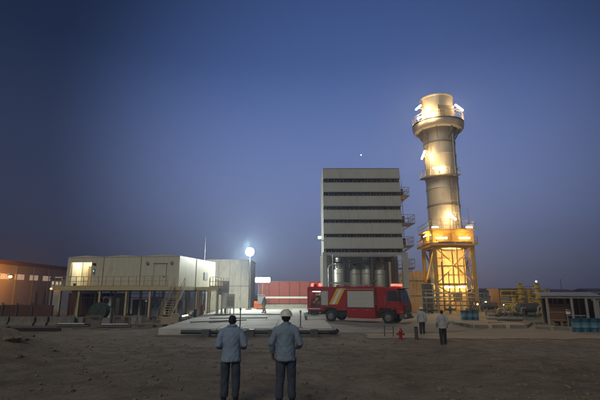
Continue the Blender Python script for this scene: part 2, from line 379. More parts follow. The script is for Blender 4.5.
# ------------------------------------------------------------------ switchgear building on its platform
EX, EY, ERZ = Xu(178, 45), 45.0, R(-10)
bld = thing('switchgear_building', 'cream modular switchgear building with a lit open doorway on a steel platform', 'building', (EX, EY, 0), ERZ)
Z0, Z1, ZM = 3.20, 6.36, 6.58
L = 13.1; MW = L/3; DF = 4.3; DB = 10.2
def module(name, x0, x1, y0, y1, parent, opening=None, back=True):
    mb = MB(); t_ = 0.12; xm = (x0+x1)/2
    # side walls, back wall
    mb.prism([(y0,Z0),(y1,Z0),(y1,Z1),(y0,Z1)], 'x', x0+0.012, x0+t_); mb.prism([(y0,Z0),(y1,Z0),(y1,Z1),(y0,Z1)], 'x', x1-t_, x1-0.012)
    if back: mb.box(x0+t_, x1-t_, y1-t_, y1-0.004, Z0, Z1)
    if opening:
        a, b, zt = opening
        mb.box(x0+t_, a, y0, y0+t_, Z0, Z1); mb.box(b, x1-t_, y0, y0+t_, Z0, Z1); mb.box(a, b, y0, y0+t_, zt, Z1)
    else:
        mb.box(x0+t_, x1-t_, y0, y0+t_, Z0, Z1)
    o = mb.build(name, 'cream', parent)
    # shallow ridged roof with a small overhang
    r_ = MB().prism([(x0+0.012,Z1+0.004),(x1-0.012,Z1+0.004),(x1-0.012,Z1+0.05),(xm,ZM),(x0+0.012,Z1+0.05)], 'y', y0-0.04, y1-0.006)
    r_.build('roof', 'cream', o)
    B(x0+t_, x1-t_, y0+t_, y1-t_, Z0+0.004, Z0+0.05).build('floor', 'galv', o)
    return o
x0 = -L
d0, d1 = x0+0.45, x0+2.95
m1 = module('module', x0, x0+MW, 0, DF, bld, (d0, d1, 5.86))
m2 = module('module', x0+MW, x0+2*MW, 0, DF, bld)
m3 = module('module', x0+2*MW, 0, 0, DF, bld)
for i in range(3): module('rear_module', x0+i*MW, x0+(i+1)*MW, DF+0.03, DB, bld)
# corrugation ribs and seam strips on the walls
for k in range(1, 3):
    B(x0+k*MW-0.05, x0+k*MW+0.05, -0.02, 0.0, Z0, Z1).build('seam_strip', 'seam', bld)
B(0.0, 0.02, DF-0.05, DF+0.08, Z0, Z1).build('seam_strip', 'seam', bld)
# doorway frame, open leaf, inside of the lit room
fr = MB(); fr.box(d0-0.07,d0,-0.03,0.14,Z0,5.93); fr.box(d1,d1+0.07,-0.03,0.14,Z0,5.93); fr.box(d0,d1,-0.03,0.14,5.86,5.93)
fr.build('door_frame', 'white', m1)
B(d0+0.02, d0+0.07, 0.16, 1.25, Z0+0.06, 5.8).build('open_door_leaf', 'white', m1)
B(x0+1.55, x0+2.05, 1.5, 2.1, Z0+0.05, 5.55).build('inner_cabinet', 'tan', m1)
B(x0+2.2, x0+2.55, 2.2, 2.8, Z0+0.05, 5.3).build('inner_cabinet', 'tan', m1)
B(x0+1.45, x0+1.53, 0.5, 2.6, Z0+0.05, 6.2).build('inner_partition', 'cream', m1)
B(d0+0.35, d0+0.6, 0.2, 0.45, Z0+0.05, Z0+0.42).build('bin', 'black', m1)
for xx in (x0+1.0, x0+2.6): B(xx-0.35, xx+0.35, 0.5, 2.9, 6.24, 6.30).build('ceiling_lamp', 'e_door', m1)
# fittings on the front wall
B(d1+0.22, d1+0.5, -0.16, -0.0, 5.55, 5.75).build('wall_lamp', 'black', m1)
bx = B(d1+0.28, d1+0.46, -0.1, 0.0, 4.55, 5.15).build('control_box', 'galv', m1)
B(d1+0.33, d1+0.40, -0.13, -0.10, 4.88, 4.95).build('indicator', 'e_green', bx)
MB().lathe([(0.09,-0.02),(0.09,0.02)], (x0+MW+1.0,-0.02,5.2), 10).build('round_badge', 'white', m2)
dx = x0+2*MW+1.55
dr = B(dx, dx+1.35, -0.035, 0.0, Z0+0.05, 5.55).build('door', 'cream', m3)
fr = MB(); fr.box(dx-0.06,dx,-0.05,0,Z0,5.6); fr.box(dx+1.35,dx+1.41,-0.05,0,Z0,5.6); fr.box(dx-0.1,dx+1.45,-0.09,0,5.6,5.68)
fr.build('frame', 'seam', dr); B(dx+1.1,dx+1.22,-0.1,-0.035,4.2,4.3).build('handle', 'black', dr)
for xx in (x0+2*MW+0.75, x0+2*MW+3.5):
    v_ = cyl((xx,-0.1,5.68),(xx,0,5.68),0.13,14).build('vent', 'black', m3); cyl((xx,-0.13,5.68),(xx,-0.1,5.68),0.17,14).build('cowl', 'seam', v_)
B(0.0, 0.06, 6.6, 7.7, 4.1, 5.0).build('side_louvre', 'galv', bld)
# thin aerial behind
t = thing('aerial_mast', 'thin pale aerial pole rising behind the switchgear building', 'aerial', (Xu(203, 57), 57, 0))
cyl((0,0,0),(0,0,Zv(237,57)),0.05,8,0.025).build('pole', 'galv', t); B(-0.3,0.3,-0.3,0.3,0,0.3).build('footing', 'concrete', t)

plat = thing('steel_platform', 'ochre steel platform with handrails under the cream switchgear building', 'platform', (EX, EY, 0), ERZ)
PX0, PX1, PY0, PY1 = -L-0.35, 0.95, -1.35, DB+0.3
B(PX0, PX1, PY0, PY1, 3.08, 3.195).build('deck', 'platform', plat)
B(PX0, PX1, PY0-0.09, PY0-0.004, 2.86, 3.24).build('edge_beam', 'platform', plat)
B(PX1+0.004, PX1+0.09, PY0-0.09, PY1, 2.86, 3.24).build('edge_beam', 'platform', plat)
for y in (1.5, 4.4, 7.3, 10): B(PX0, PX1, y-0.1, y+0.1, 2.80, 3.076).build('cross_beam', 'steel', plat)
for x in (-12.6, -10.4, -8.0, -5.0, -2.4, 0.55):
    for y in (-1.2, 1.5, 4.4, 7.3, 10):
        if y > 7 and x < -3: continue
        mb = MB(); mb.box(x-0.1, x+0.1, y-0.1, y-0.085, 0.2, 2.80); mb.box(x-0.1, x+0.1, y+0.085, y+0.1, 0.2, 2.80); mb.box(x-0.012, x+0.012, y-0.085, y+0.085, 0.2, 2.80)
        c = mb.build('column', 'platform', plat); MB().cbox(x-0.25, x+0.25, y-0.25, y+0.25, -0.1, 0.25, 0.03).build('footing', 'block', c)
# handrail: front and right side
def railing(parent, a, b, z, n, m='rail', h=1.08):
    a = Vector((a[0],a[1],z)); b = Vector((b[0],b[1],z))
    for k in range(n+1):
        p = a.lerp(b, k/n); MB().bar(p, p+Vector((0,0,h)), 0.05).build('rail_post', m, parent)
    for hh in (h, h*0.55): cyl(a+Vector((0,0,hh)), b+Vector((0,0,hh)), 0.028, 6).build('rail', m, parent)
    d = (b-a).normalized(); MB().bar(a+Vector((0,0,0.08)), b+Vector((0,0,0.08)), 0.015, 0.14).build('toe_board', m, parent)
railing(plat, (PX0+0.05, PY0+0.05), (-0.6, PY0+0.05), 3.2, 15)
railing(plat, (PX1-0.05, 6.2), (PX1-0.05, PY1-0.05), 3.2, 4)
railing(plat, (PX0+0.05, PY0+0.05), (PX0+0.05, 2.0), 3.2, 3)
# landing and stair on the right
LX0, LX1, LY0, LY1 = PX1+0.1, 3.5, 2.2, 5.4
B(LX0, LX1, LY0, LY1, 3.08, 3.19).build('landing', 'platform', plat)
for x in (LX0+0.15, LX1-0.15):
    for y in (LY0+0.15, LY1-0.15): B(x-0.08,x+0.08,y-0.08,y+0.08,PADZ-0.2,3.076).build('column','platform',plat)
B(LX0, LX1, LY0-0.09, LY0-0.004, 2.88, 3.24).build('edge_beam', 'platform', plat)
railing(plat, (LX0+1.5, LY0), (LX1, LY0), 3.2, 3); railing(plat, (LX1, LY0), (LX1, LY1), 3.2, 4); 
st = thing('access_stair', 'ochre steel stair with handrails up to the cream building platform', 'stair', (EX, EY, 0), ERZ)
sx0, sx1 = 0.35, 1.35
N = 13
for k in range(N):
    z = 3.1*(k+1)/(N+1); y = PY0-0.2-(N-1-k)*0.235-0.12
    B(sx0, sx1, y-0.13, y+0.13, z-0.02, z+0.02).build('tread', 'platform', st)
for x in (sx0-0.03, sx1+0.03):
    ya, yb = PY0-0.15-N*0.235, PY0-0.12
    MB().bar((x,ya,0.05),(x,yb,3.12),0.04,0.22).build('stringer', 'platform', st)
    for hh in (0.95, 0.5): cyl((x,ya,0.1+hh),(x,yb,3.15+hh),0.025,6).build('handrail','rail',st)
    for k in range(5):
        f_ = k/4; y = ya+(yb-ya)*f_; z = 0.1+3.05*f_; MB().bar((x,y,z),(x,y,z+0.95),0.04).build('baluster','rail',st)

# things under and around the platform (local frame of the platform turned into the world)
EM = Matrix.Translation((EX, EY, 0)) @ Matrix.Rotation(ERZ, 4, 'Z')
def EW(x, y, z=0): return tuple(EM @ Vector((x, y, z)))
t = thing('storage_container', 'rusty dark red container standing under the left end of the platform', 'container', EW(-13.6, 3.0), ERZ)
B(-1.2, 4.5, 0, 2.4, 0.12, 2.6).build('shell', 'rust', t)
rb = MB().prism([(-0.08,0),(0.08,0),(0.05,-0.04),(-0.05,-0.04)], 'z', 0.2, 2.5).mesh('corrugation', 'rust')
for k in range(18): inst(rb, 'corrugation', t, (-1.0+k*0.31, 0, 0))
for x in (-1.15, 4.45): B(x-0.06, x+0.06, -0.06, 0.0, 0.0, 2.62).build('corner_post', 'rust', t)
def condenser(lab, loc, rz):
    t = thing('air_conditioner', lab, 'air conditioner', loc, rz, 'outdoor units under the platform')
    MB().cbox(-0.48, 0.48, -0.18, 0.18, 0.06, 1.05, 0.02).build('casing', 'white', t)
    for z in (0.55,):
        f_ = cyl((-0.1,-0.2,z),(-0.1,-0.181,z),0.34,20).build('fan_grille', 'black', t)
        for k in range(4):
            a = k*math.pi/2+0.4; MB().bar((-0.1,-0.205,z),(-0.1+0.32*math.cos(a),-0.205,z+0.32*math.sin(a)),0.06,0.01).build('fan_blade','steel',f_)
    for x in (-0.38, 0.38): B(x-0.05,x+0.05,-0.2,0.2,0.0,0.06).build('foot','steel',t)
    return t
stand = thing('unit_stand', 'low steel stand carrying the two outdoor units under the platform', 'stand', EW(-7.9, 0.1, 0), ERZ)
B(-0.7,0.7,-0.3,0.3,1.16,1.2).build('top','galv',stand)
for x in (-0.62,0.62):
    for y in (-0.25,0.25): B(x-0.03,x+0.03,y-0.03,y+0.03,0,1.16).build('leg','galv',stand)
condenser('white air conditioner outdoor unit on a stand under the platform', EW(-7.9, 0.1, 1.2), ERZ)
condenser('white air conditioner outdoor unit on the ground under another unit', EW(-7.9, 0.1, 0.0), ERZ)
# cable reel
t = thing('cable_reel', 'dark green cable reel standing on the ground before the platform', 'cable reel', EW(-6.9, -2.6, 0.0), ERZ+R(12))
for y in (-0.42, 0.42):
    f_ = MB().lathe([(0.10,-0.04),(0.82,-0.04),(0.85,0.0),(0.82,0.04),(0.10,0.04)], (0,0,0), 28)
    f_.v = [(p[0], p[2]+y, p[1]+0.85) for p in f_.v]; fo = f_.build('flange', 'green', t)
    for k in range(6):
        a = k*math.pi/3; MB().bar((0.12*math.cos(a),y-0.055,0.85+0.12*math.sin(a)),(0.78*math.cos(a),y-0.055,0.85+0.78*math.sin(a)),0.05,0.02).build('spoke','steel',fo)
c_ = MB(); 
for k in range(7): c_.tube([(0.5*math.cos(a), -0.33+k*0.11, 0.85+0.5*math.sin(a)) for a in [q*2*math.pi/24 for q in range(25)]], 0.055, 6, False)
c_.build('cable_winding', 'black', t, smooth=True)
cyl((0,-0.55,0.85),(0,0.55,0.85),0.08,12).build('spindle','steel',t)
# electrical cabinets and cable ladders under the deck
for i, (x, y, ww, hh, m) in enumerate(((-10.9,2.2,1.2,2.0,'steel'),(-9.3,3.4,0.9,2.1,'galv'),(-5.6,2.6,1.5,1.9,'steel'),(-3.7,2.2,1.2,2.2,'galv'),(-2.0,3.2,1.4,2.0,'steel'),(-0.6,2.0,0.8,1.8,'galv'))):
    t = thing('cabinet', ['dark cabinet under the platform right of the rusty container','grey cabinet deep under the platform left of the outdoor units','wide dark cabinet under the platform right of the outdoor units',
        'grey cabinet under the middle of the platform deck','dark cabinet under the platform near its right end','narrow grey cabinet under the right corner of the platform'][i], 'cabinet', EW(x,y), ERZ, 'cabinets under the platform')
    MB().cbox(-ww/2,ww/2,-0.35,0.35,0.1,hh,0.02).build('casing', m, t); B(-ww/2+0.05,ww/2-0.05,-0.3,0.3,0,0.1).build('plinth','black',t)
    for k in range(2): 
        dd = B(-ww/2+0.04+k*ww/2, -0.02+k*ww/2 if k==0 else ww/2-0.04, -0.37,-0.352,0.15,hh-0.06).build('door', m, t)
        B(-0.08 if k==0 else 0.05, -0.05 if k==0 else 0.08, -0.41,-0.372,hh*0.5,hh*0.5+0.18).build('handle','black',dd)
for i, (y, z) in enumerate(((0.9,2.55),(1.2,2.1))):
    t = thing('cable_ladder', ['upper galvanised cable ladder slung under the platform deck','lower galvanised cable ladder slung under the platform deck'][i], 'cable ladder', EW(-6.5,y,z), ERZ)
    for yy in (-0.2,0.2): B(-5.5,6.4,yy-0.02,yy+0.02,-0.04,0.04).build('side_rail','galv',t)
    for k in range(38): B(-5.4+k*0.31,-5.36+k*0.31,-0.18,0.18,-0.015,0.015).build('rung','galv',t)
    for x in (-4,0,4): B(x-0.02,x+0.02,-0.27,-0.23,-0.05,2.79-z).build('hanger','galv',t)
t = thing('bulkhead_lamp', 'small round white lamp on a post under the platform', 'lamp', EW(-3.1,-0.6,0), ERZ)
cyl((0,0,0),(0,0,1.7),0.03,8).build('post','galv',t); MB().lathe([(0.0,-0.11),(0.09,-0.07),(0.12,0),(0.09,0.07),(0.0,0.11)],(0,-0.03,1.78),12,False).build('globe','white',t,smooth=True)
# white equipment right of the stair
def white_unit(lab, loc, ww, dd, z0, z1, rz=ERZ):
    t = thing('ventilation_unit', lab, 'ventilation unit', loc, rz, 'white units right of the platform')
    MB().cbox(-ww/2,ww/2,-dd/2,dd/2,z0,z1,0.03).build('casing','white',t)
    B(-ww/2+0.12,ww/2-0.12,-dd/2-0.02,-dd/2,z0+0.2,z1-0.25).build('panel','cream',t)
    for k in range(4): B(-ww/2+0.16,ww/2-0.16,-dd/2-0.05,-dd/2-0.02,z0+0.3+k*0.14,z0+0.36+k*0.14).build('louvre','galv',t)
    for x in (-ww/2+0.06,ww/2-0.06):
        for y in (-dd/2+0.06,dd/2-0.06): B(x-0.04,x+0.04,y-0.04,y+0.04,0,z0).build('leg','galv',t)
    return t
Y = 49.0
white_unit('tall white ventilation unit on legs beside the platform landing', (Xu(223.5,Y), Y, PADZ), 0.95, 0.9, 2.0, 3.5, R(38))
white_unit('low white ventilation unit on the pad beside the platform landing', (Xu(228.5,Y-1.5), Y-1.5, PADZ), 1.1, 0.9, 0.6, 2.1, R(38))
t = thing('gas_cylinder', 'red gas cylinder standing under the platform landing', 'gas cylinder', (Xu(202.5,47.2),47.2,0.0))
MB().lathe([(0.16,0),(0.17,0.05),(0.17,1.15),(0.12,1.32),(0.05,1.38),(0.05,1.45)],(0,0,0),16).build('shell','tankred',t,smooth=True); cyl((0,0,1.45),(0,0,1.6),0.03,8).build('valve','galv',t)
t = thing('oil_drum', 'blue drum standing under the platform landing', 'drum', (Xu(197.5,47.8),47.8,0.0))
MB().lathe([(0.29,0),(0.30,0.02),(0.285,0.05),(0.285,0.30),(0.30,0.32),(0.285,0.34),(0.285,0.60),(0.30,0.62),(0.285,0.64),(0.285,0.86),(0.30,0.88),(0.27,0.88),(0.27,0.865)],(0,0,0),20).build('shell','blue',t,smooth=True)
cyl((0.12,0.05,0.86),(0.12,0.05,0.885),0.03,8).build('bung','galv',t)

# ------------------------------------------------------------------ concrete switch house behind the pad, with the flood light
CY = 66.0
t = thing('concrete_building', 'plain grey concrete building block behind the pad under the flood light', 'building', (0,0,0))
cx0, cx1 = -14.2, Xu(250, CY); ch = Zv(261, CY)
B(cx0, cx1, CY, CY+7, 0, ch).build('wall', 'concrete', t)
MB().box(cx0-0.08, cx1+0.08, CY-0.08, CY+7.08, ch+0.004, ch+0.22).build('parapet', 'concrete', t)
for k in range(1, 4): B(cx0+k*1.75-0.03, cx0+k*1.75+0.03, CY-0.03, CY, 0.4, ch-0.1).build('joint_strip', 'block', t)
B(cx0, cx1, CY-0.04, CY, 3.55, 3.68).build('string_course', 'block', t)
FX, FY, FZ = Xu(249, 59.0), 59.0, Zv(252, 59.0)-0.25
fl = thing('flood_light', 'blazing white flood light on a mast before the concrete building', 'flood light', (FX, FY, 0))
cyl((0,0.12,0),(0,0.12,FZ+0.1),0.09,12,0.06).build('mast','black',fl,smooth=True); B(-0.35,0.35,-0.35,0.35,0,0.55).build('footing','block',fl)
zz = FZ+0.25
hd_ = MB().lathe([(0.24,-0.26),(0.44,-0.10),(0.57,0.10),(0.59,0.14),(0.55,0.14)],(0,0,0),28,False); hd_.v = [(p[0],-p[2],p[1]+zz) for p in hd_.v]
h_ = hd_.build('lamp_head','lamp_body',fl,smooth=True)
le = MB().lathe([(0.55,0.0),(0.48,0.10),(0.28,0.17),(0.001,0.2)],(0,0,0),28,False); le.v = [(p[0],-0.142-p[2],p[1]+zz) for p in le.v]
le.build('lens','e_flood',h_,smooth=True)
light('flood_source', 'POINT', (0,-1.2,FZ+0.25), 6800, (0.93,1.0,0.90), fl, 0.5)

# lamp bank on a post left of the red tank
LY = 60.0
lb = thing('lamp_bank', 'glowing white lamp bank on a post at the left end of the red tank', 'lamp', (Xu(262.5,LY), LY, PADZ))
for x in (-0.55, 0.0): cyl((x,0,0),(x,0,Zv(283,LY)-PADZ),0.05,8).build('post','galv',lb)
B(-0.8,0.3,-0.06,0.06,1.9,2.0).build('crossbar','galv',lb); B(-0.75,0.2,-0.3,0.3,0,0.12).build('base','steel',lb)
zz = Zv(280,LY)-PADZ
for k in range(4):
    x = -0.78+k*0.52
    h_ = MB().cbox(x-0.25,x+0.25,-0.06,0.16,zz-0.34,zz+0.38,0.03).build('lamp_head','lamp_body',lb)
    MB().lathe([(0.0,-0.37),(0.16,-0.33),(0.25,-0.2),(0.27,0.1),(0.2,0.3),(0.0,0.38)],(x,-0.10,zz),14,False).build('globe','e_bank',h_,smooth=True)
B(-0.62,0.05,-0.25,0.25,0.75,1.75).build('control_box','galv',lb)

# long red tank enclosure behind the truck
TY = 66.0
rt = thing('red_tank_body', 'long faded red steel enclosure with a white stripe behind the fire engine', 'enclosure', (0, TY, PADZ))
tx0, tx1 = Xu(259, TY), Xu(330, TY); tz0, tz1 = Zv(303.5, TY)-PADZ, Zv(282, TY)-PADZ
B(tx0+0.15, tx1-0.1, 0.15, 2.6, 0, tz0).build('plinth', 'concrete', rt)
n = 7; wd = (tx1-tx0)/n
zs0, zs1 = Zv(298.4,TY)-PADZ, Zv(296.6,TY)-PADZ
for k in range(n):
    a, b = tx0+k*wd+0.015, tx0+(k+1)*wd-0.015
    for (q0, q1) in ((tz0, zs0-0.01), (zs1+0.01, (zs1+tz1)/2-0.012), ((zs1+tz1)/2+0.012, tz1)):
        B(a, b, 0.0, 0.06, q0, q1).build('panel', 'tankred', rt)
B(tx0, tx1, 0.065, 2.7, tz0, tz1-0.02).build('shell', 'tankred', rt)
B(tx0, tx1, -0.015, 0.055, zs0, zs1).build('stripe', 'white', rt)
B(tx0-0.12, tx0-0.005, -0.05, 2.7, tz0-0.1, tz1+0.05).build('end_frame', 'orange', rt)
B(tx0-0.05, tx1, -0.06, 2.75, tz1, tz1+0.09).build('roof_edge', 'tankred', rt)
for k in range(n+1): B(tx0+k*wd-0.05,tx0+k*wd+0.05,-0.05,-0.002,tz0,zs0-0.02).build('lower_rib','rust',rt); B(tx0+k*wd-0.05,tx0+k*wd+0.05,-0.05,-0.002,zs1+0.02,tz1-0.02).build('upper_rib','rust',rt)
for k in (1,3,5): B(tx0+k*wd+0.2,tx0+k*wd+0.9,-0.04,-0.002,zs1+0.25,zs1+0.75).build('hatch','tankred',rt)
t = thing('orange_crate', 'small orange red locker at the left foot of the red enclosure', 'locker', (Xu(258.5,64), 64, PADZ))
MB().cbox(-0.6,0.75,-0.4,0.4,0.05,1.05,0.03).build('casing','orange',t); B(-0.6,0.75,-0.42,-0.402,0.5,0.54).build('lid_seam','black',t)

# ------------------------------------------------------------------ air intake filter house
IY = 55.0
ai = thing('air_intake_house', 'tall grey air intake filter house with six stacked hoods on legs', 'filter house', (0,0,0))
ix0, ix1 = Xu(323, IY, 18), Xu(400, IY, 18)
tiers = [(168,178.2),(181.6,191.7),(195,205.9),(209,219.2),(222.3,233.6),(236.8,248.4)]
zt_, zb_ = Zv(168, IY), Zv(252, IY)
B(ix0+0.02, ix1-0.02, IY+0.62, IY+7.0, zb_, zt_-0.1).build('casing', 'hood', ai)
for i, (va, vb) in enumerate(tiers):
    za, zb = Zv(va, IY), Zv(vb, IY)
    hd = MB()
    prof = [(IY+0.0, zb),(IY+0.05, zb),(IY+0.44, za-0.06),(IY+0.6, za+0.0),(IY+0.6, za+0.05),(IY+0.40, za)]
    hd.prism(prof, 'x', ix0, ix1)
    o = hd.build('hood', 'hood', ai)
    for x in (ix0, ix1-0.05): MB().prism([(IY+0.061,zb-0.02),(IY+0.61,zb-0.1),(IY+0.61,za-0.03),(IY+0.44,za-0.075)], 'x', x+0.004, x+0.046).build('hood_cheek', 'hood', o)
    for k in range(1, 7):
        x = ix0+(ix1-ix0)*k/7; MB().bar((x,IY-0.01,zb+0.03),(x,IY+0.38,za-0.05),0.06,0.03).build('panel_rib','hood',o)
    B(ix0, ix1, IY-0.03, IY+0.0, zb-0.05, zb+0.04).build('drip_edge', 'galv', o)
    # filter row below the hood, near black to give the gap its shade
    zn = Zv(tiers[i+1][0], IY) if i < 5 else zb_-0.05
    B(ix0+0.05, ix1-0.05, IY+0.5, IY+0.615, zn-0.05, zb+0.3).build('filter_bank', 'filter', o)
    br = MB(); q_ = random.Random(i+3)
    for k in range(25):
        x = ix0+0.3+k*(ix1-ix0-0.6)/24+q_.uniform(-0.09,0.09)
        br.box(x-0.025,x+0.025,IY+0.2,IY+0.49,zn+0.02,zn+0.02+(zb-zn)*q_.choice((0.3,0.45,0.5,0.7)))
    tag(br.build('filter_bracket', 'galv', o), kind='stuff')
B(ix0-0.02, ix1+0.02, IY+0.36, IY+7.05, zt_+0.055, zt_+0.09).build('roof_sheet', 'hood', ai)
# legs, plenum below
lgz = zb_
for x0_, x1_ in ((ix0-0.15, ix0+0.35), (ix1-0.15, ix1+0.55)):
    for y in (IY+0.3, IY+6.2): B(x0_, x1_, y, y+0.6, 0, lgz-0.004).build('leg', 'hood', ai)
B(ix0, ix1, IY+0.35, IY+0.75, lgz-0.36, lgz-0.01).build('floor_beam', 'hood', ai)
B(ix0+0.9, ix1-1.0, IY+0.05, IY+0.34, Zv(255.8,IY)-0.12, Zv(255.8,IY)+0.12).build('pipe_beam', 'galv', ai)
for x in (ix0+2.6, ix0+6.2): B(x-0.09, x+0.09, IY+0.4, IY+0.6, 0, lgz-0.37).build('leg', 'steel', ai)
B(ix0+0.3, ix1-0.2, IY+5.2, IY+5.4, 0.2, lgz-0.012).build('back_panel', 'steel', ai)
# lamp at the upper left corner
lz = Zv(237,IY)
l_ = B(ix0-0.75, ix0-0.3, IY-0.2, IY+0.1, lz-0.3, lz+0.1).build('lamp', 'lamp_body', ai)
B(ix0-0.72, ix0-0.33, IY-0.24, IY-0.205, lz-0.26, lz+0.06).build('lens', 'e_small', l_)
MB().bar((ix0-0.5,IY,lz-0.3),(ix0,IY+0.4,lz-0.5),0.06).build('lamp_arm','steel',l_)
# side ladder with balconies
lx = ix1+0.55
for dx_ in (-0.22, 0.22): B(lx+dx_-0.03, lx+dx_+0.03, IY+2.6, IY+2.66, 0.3, zt_-1.0).build('ladder_rail', 'galv', ai)
rung = B(-0.2,0.2,-0.015,0.015,-0.015,0.015).mesh('ladder_rung','galv')
for k in range(44): inst(rung, 'ladder_rung', ai, (lx, IY+2.63, 0.6+k*0.38))
for i, (v, outw) in enumerate(((197, 1.35), (224, 1.9), (246, 1.6), (268, 1.6))):
    z = Zv(v, IY+2)
    b_ = B(ix1-0.1, ix1+outw, IY+0.9, IY+3.9, z-0.09, z).build('balcony', 'stackdark', ai)
    fr = MB()
    for y in (IY+0.95, IY+3.85):
        for k in range(3):
            x = ix1+0.1+k*(outw-0.15)/2; fr.box(x-0.03,x+0.03,y-0.03,y+0.03,z,z+1.15)
        for hh in (0.55,1.12): fr.box(ix1, ix1+outw, y-0.025, y+0.025, z+hh-0.03, z+hh+0.03)
    for hh in (0.55,1.12): fr.box(ix1+outw-0.06, ix1+outw, IY+0.95, IY+3.85, z+hh-0.03, z+hh+0.03)
    for k in range(4): fr.box(ix1+outw-0.07, ix1+outw-0.01, IY+0.95+k*0.95, IY+1.0+k*0.95, z, z+1.15)
    fr.build('guard_rail', 'galv', b_)
    MB().bar((ix1,IY+1.2,z-1.1),(ix1+outw-0.1,IY+1.2,z-0.1),0.09).build('bracket','stackdark',b_); MB().bar((ix1,IY+3.5,z-1.1),(ix1+outw-0.1,IY+3.5,z-0.1),0.09).build('bracket','stackdark',b_)
    B(ix1+0.1, ix1+0.55, IY+1.0, IY+1.5, z+0.01, z+0.9).build('junction_box', 'rust', b_)

# turbine casing and silencer drums below the filter house
DZ0, DZ1 = Zv(284, 56.5), Zv(269.5, 56.5)
for i, (ua, ub, top, m, lab) in enumerate(((334,347.5,269.5,'silver','leftmost bright silver silencer drum under the filter house'),(349.3,361.2,270,'silver','second silver silencer drum under the filter house'),
     (361.4,374.3,269.6,'silver','third widest silver silencer drum under the filter house'),(374.6,387,270.2,'silver','rightmost silver silencer drum under the filter house'))):
    Y = 57.0; xc = (Xu(ua,Y)+Xu(ub,Y))/2; rr = (Xu(ub,Y)-Xu(ua,Y))/2-0.02
    t = thing('silencer_drum', lab, 'drum', (xc, Y, 0), 0, 'silencer drums under the filter house')
    zt2 = Zv(top, Y)
    MB().lathe([(rr*0.96,0.9),(rr,0.95),(rr,zt2-0.03),(rr*0.98,zt2),(0.05,zt2+0.01)],(0,0,0),28).build('shell', m, t, smooth=True)
    for zz in (1.6, zt2-0.55): MB().lathe([(rr,zz-0.05),(rr+0.035,zz-0.04),(rr+0.035,zz+0.04),(rr,zz+0.05)],(0,0,0),28,False).build('band','galv',t,smooth=True)
    for a in (0.5,2.0,3.6,5.2): B(rr*0.8*math.cos(a)-0.08,rr*0.8*math.cos(a)+0.08,rr*0.8*math.sin(a)-0.08,rr*0.8*math.sin(a)+0.08,0,0.92).build('leg','steel',t)
    r2 = rr*(0.8,0.55,0.75,0.6)[i]; zz = zt2; hh = (1.5,0.55,1.7,1.25)[i]
    MB().lathe([(r2,zz-0.02),(r2,zz+hh*0.4),(r2*1.2,zz+hh*0.42),(r2*1.2,zz+hh*0.5),(r2*0.9,zz+hh*0.52),(r2*0.9,zz+hh)],(0,0,0),20).build('neck', 'galv', t, smooth=True)
    MB().tube([(0,0,zz+hh),(0,0.1,zz+hh+0.25),(0.05,0.6,zz+hh+0.4),(0.05,1.6,zz+hh+0.4)],r2*0.5,10).build('outlet_elbow','steel',t,smooth=True)
    for k in range(8):
        a = k*math.pi/4; B(r2*1.1*math.cos(a)-0.05,r2*1.1*math.cos(a)+0.05,r2*1.1*math.sin(a)-0.05,r2*1.1*math.sin(a)+0.05,zz+hh*0.36,zz+hh*0.56).build('flange_bolt','galv',t)
t = thing('header_pipe', 'long grey header pipe with valves running across above the silencer drums', 'pipe', (ix0+0.8, 56.0, 0))
hp_z = Zv(262.5,56)
MB().tube([(0,0,hp_z),(7.6,0,hp_z)],0.13,10).build('pipe','steel',t,smooth=True)
for x in (0.9,2.6,4.4,6.3):
    cyl((x,0,hp_z),(x,0,hp_z-0.7),0.08,8).build('branch','steel',t); MB().lathe([(0.2,-0.03),(0.24,0),(0.2,0.03)],(x,-0.05,hp_z+0.3),12).build('hand_wheel','rust',t); cyl((x,0,hp_z),(x,0,hp_z+0.3),0.04,8).build('valve_stem','galv',t)
for x in (2.05,5.3,7.3): B(x-0.12,x+0.12,0.15,0.4,0,lgz-0.4).build('support_post','steel',t)
t = thing('inlet_pipework', 'grey looped pipe at the left leg of the filter house', 'pipework', (Xu(329,54), 54.0, 0))
zA, zB = Zv(283,54), Zv(265,54)
MB().tube([(0,0,0),(0,0,zB-0.4),(0.12,0,zB-0.1),(0.4,0,zB),(1.3,0,zB)],0.10,10).build('pipe','galv',t,smooth=True)
MB().tube([(-0.35,0,zA+0.15),(0,0,zA),(2.2,0,zA-0.05),(2.6,0,zA-0.2)],0.10,10).build('pipe','galv',t,smooth=True)
MB().lathe([(0.22,-0.03),(0.22,0.03)],(0,0,zA-0.5),14).build('valve_wheel','steel',t)
cyl((0.55,0.2,0),(0.55,0.2,zB+1.3),0.05,8).build('riser','galv',t)
t = thing('orange_lit_riser', 'riser pipe toned as if lit orange beside the right leg of the filter house', 'pipe', (Xu(391,54.3),54.3,0))
cyl((0,0,0),(0,0,Zv(262,54.3)),0.16,12).build('pipe','tan',t,smooth=True); cyl((0.38,0,0),(0.38,0,Zv(256,54.3)),0.07,8).build('pipe','steel',t)  # orange lamp light put into the tan colour of the thicker pipe
for z in (2.5,4.5): B(-0.22,0.45,-0.04,0.2,z,z+0.08).build('clamp','steel',t)

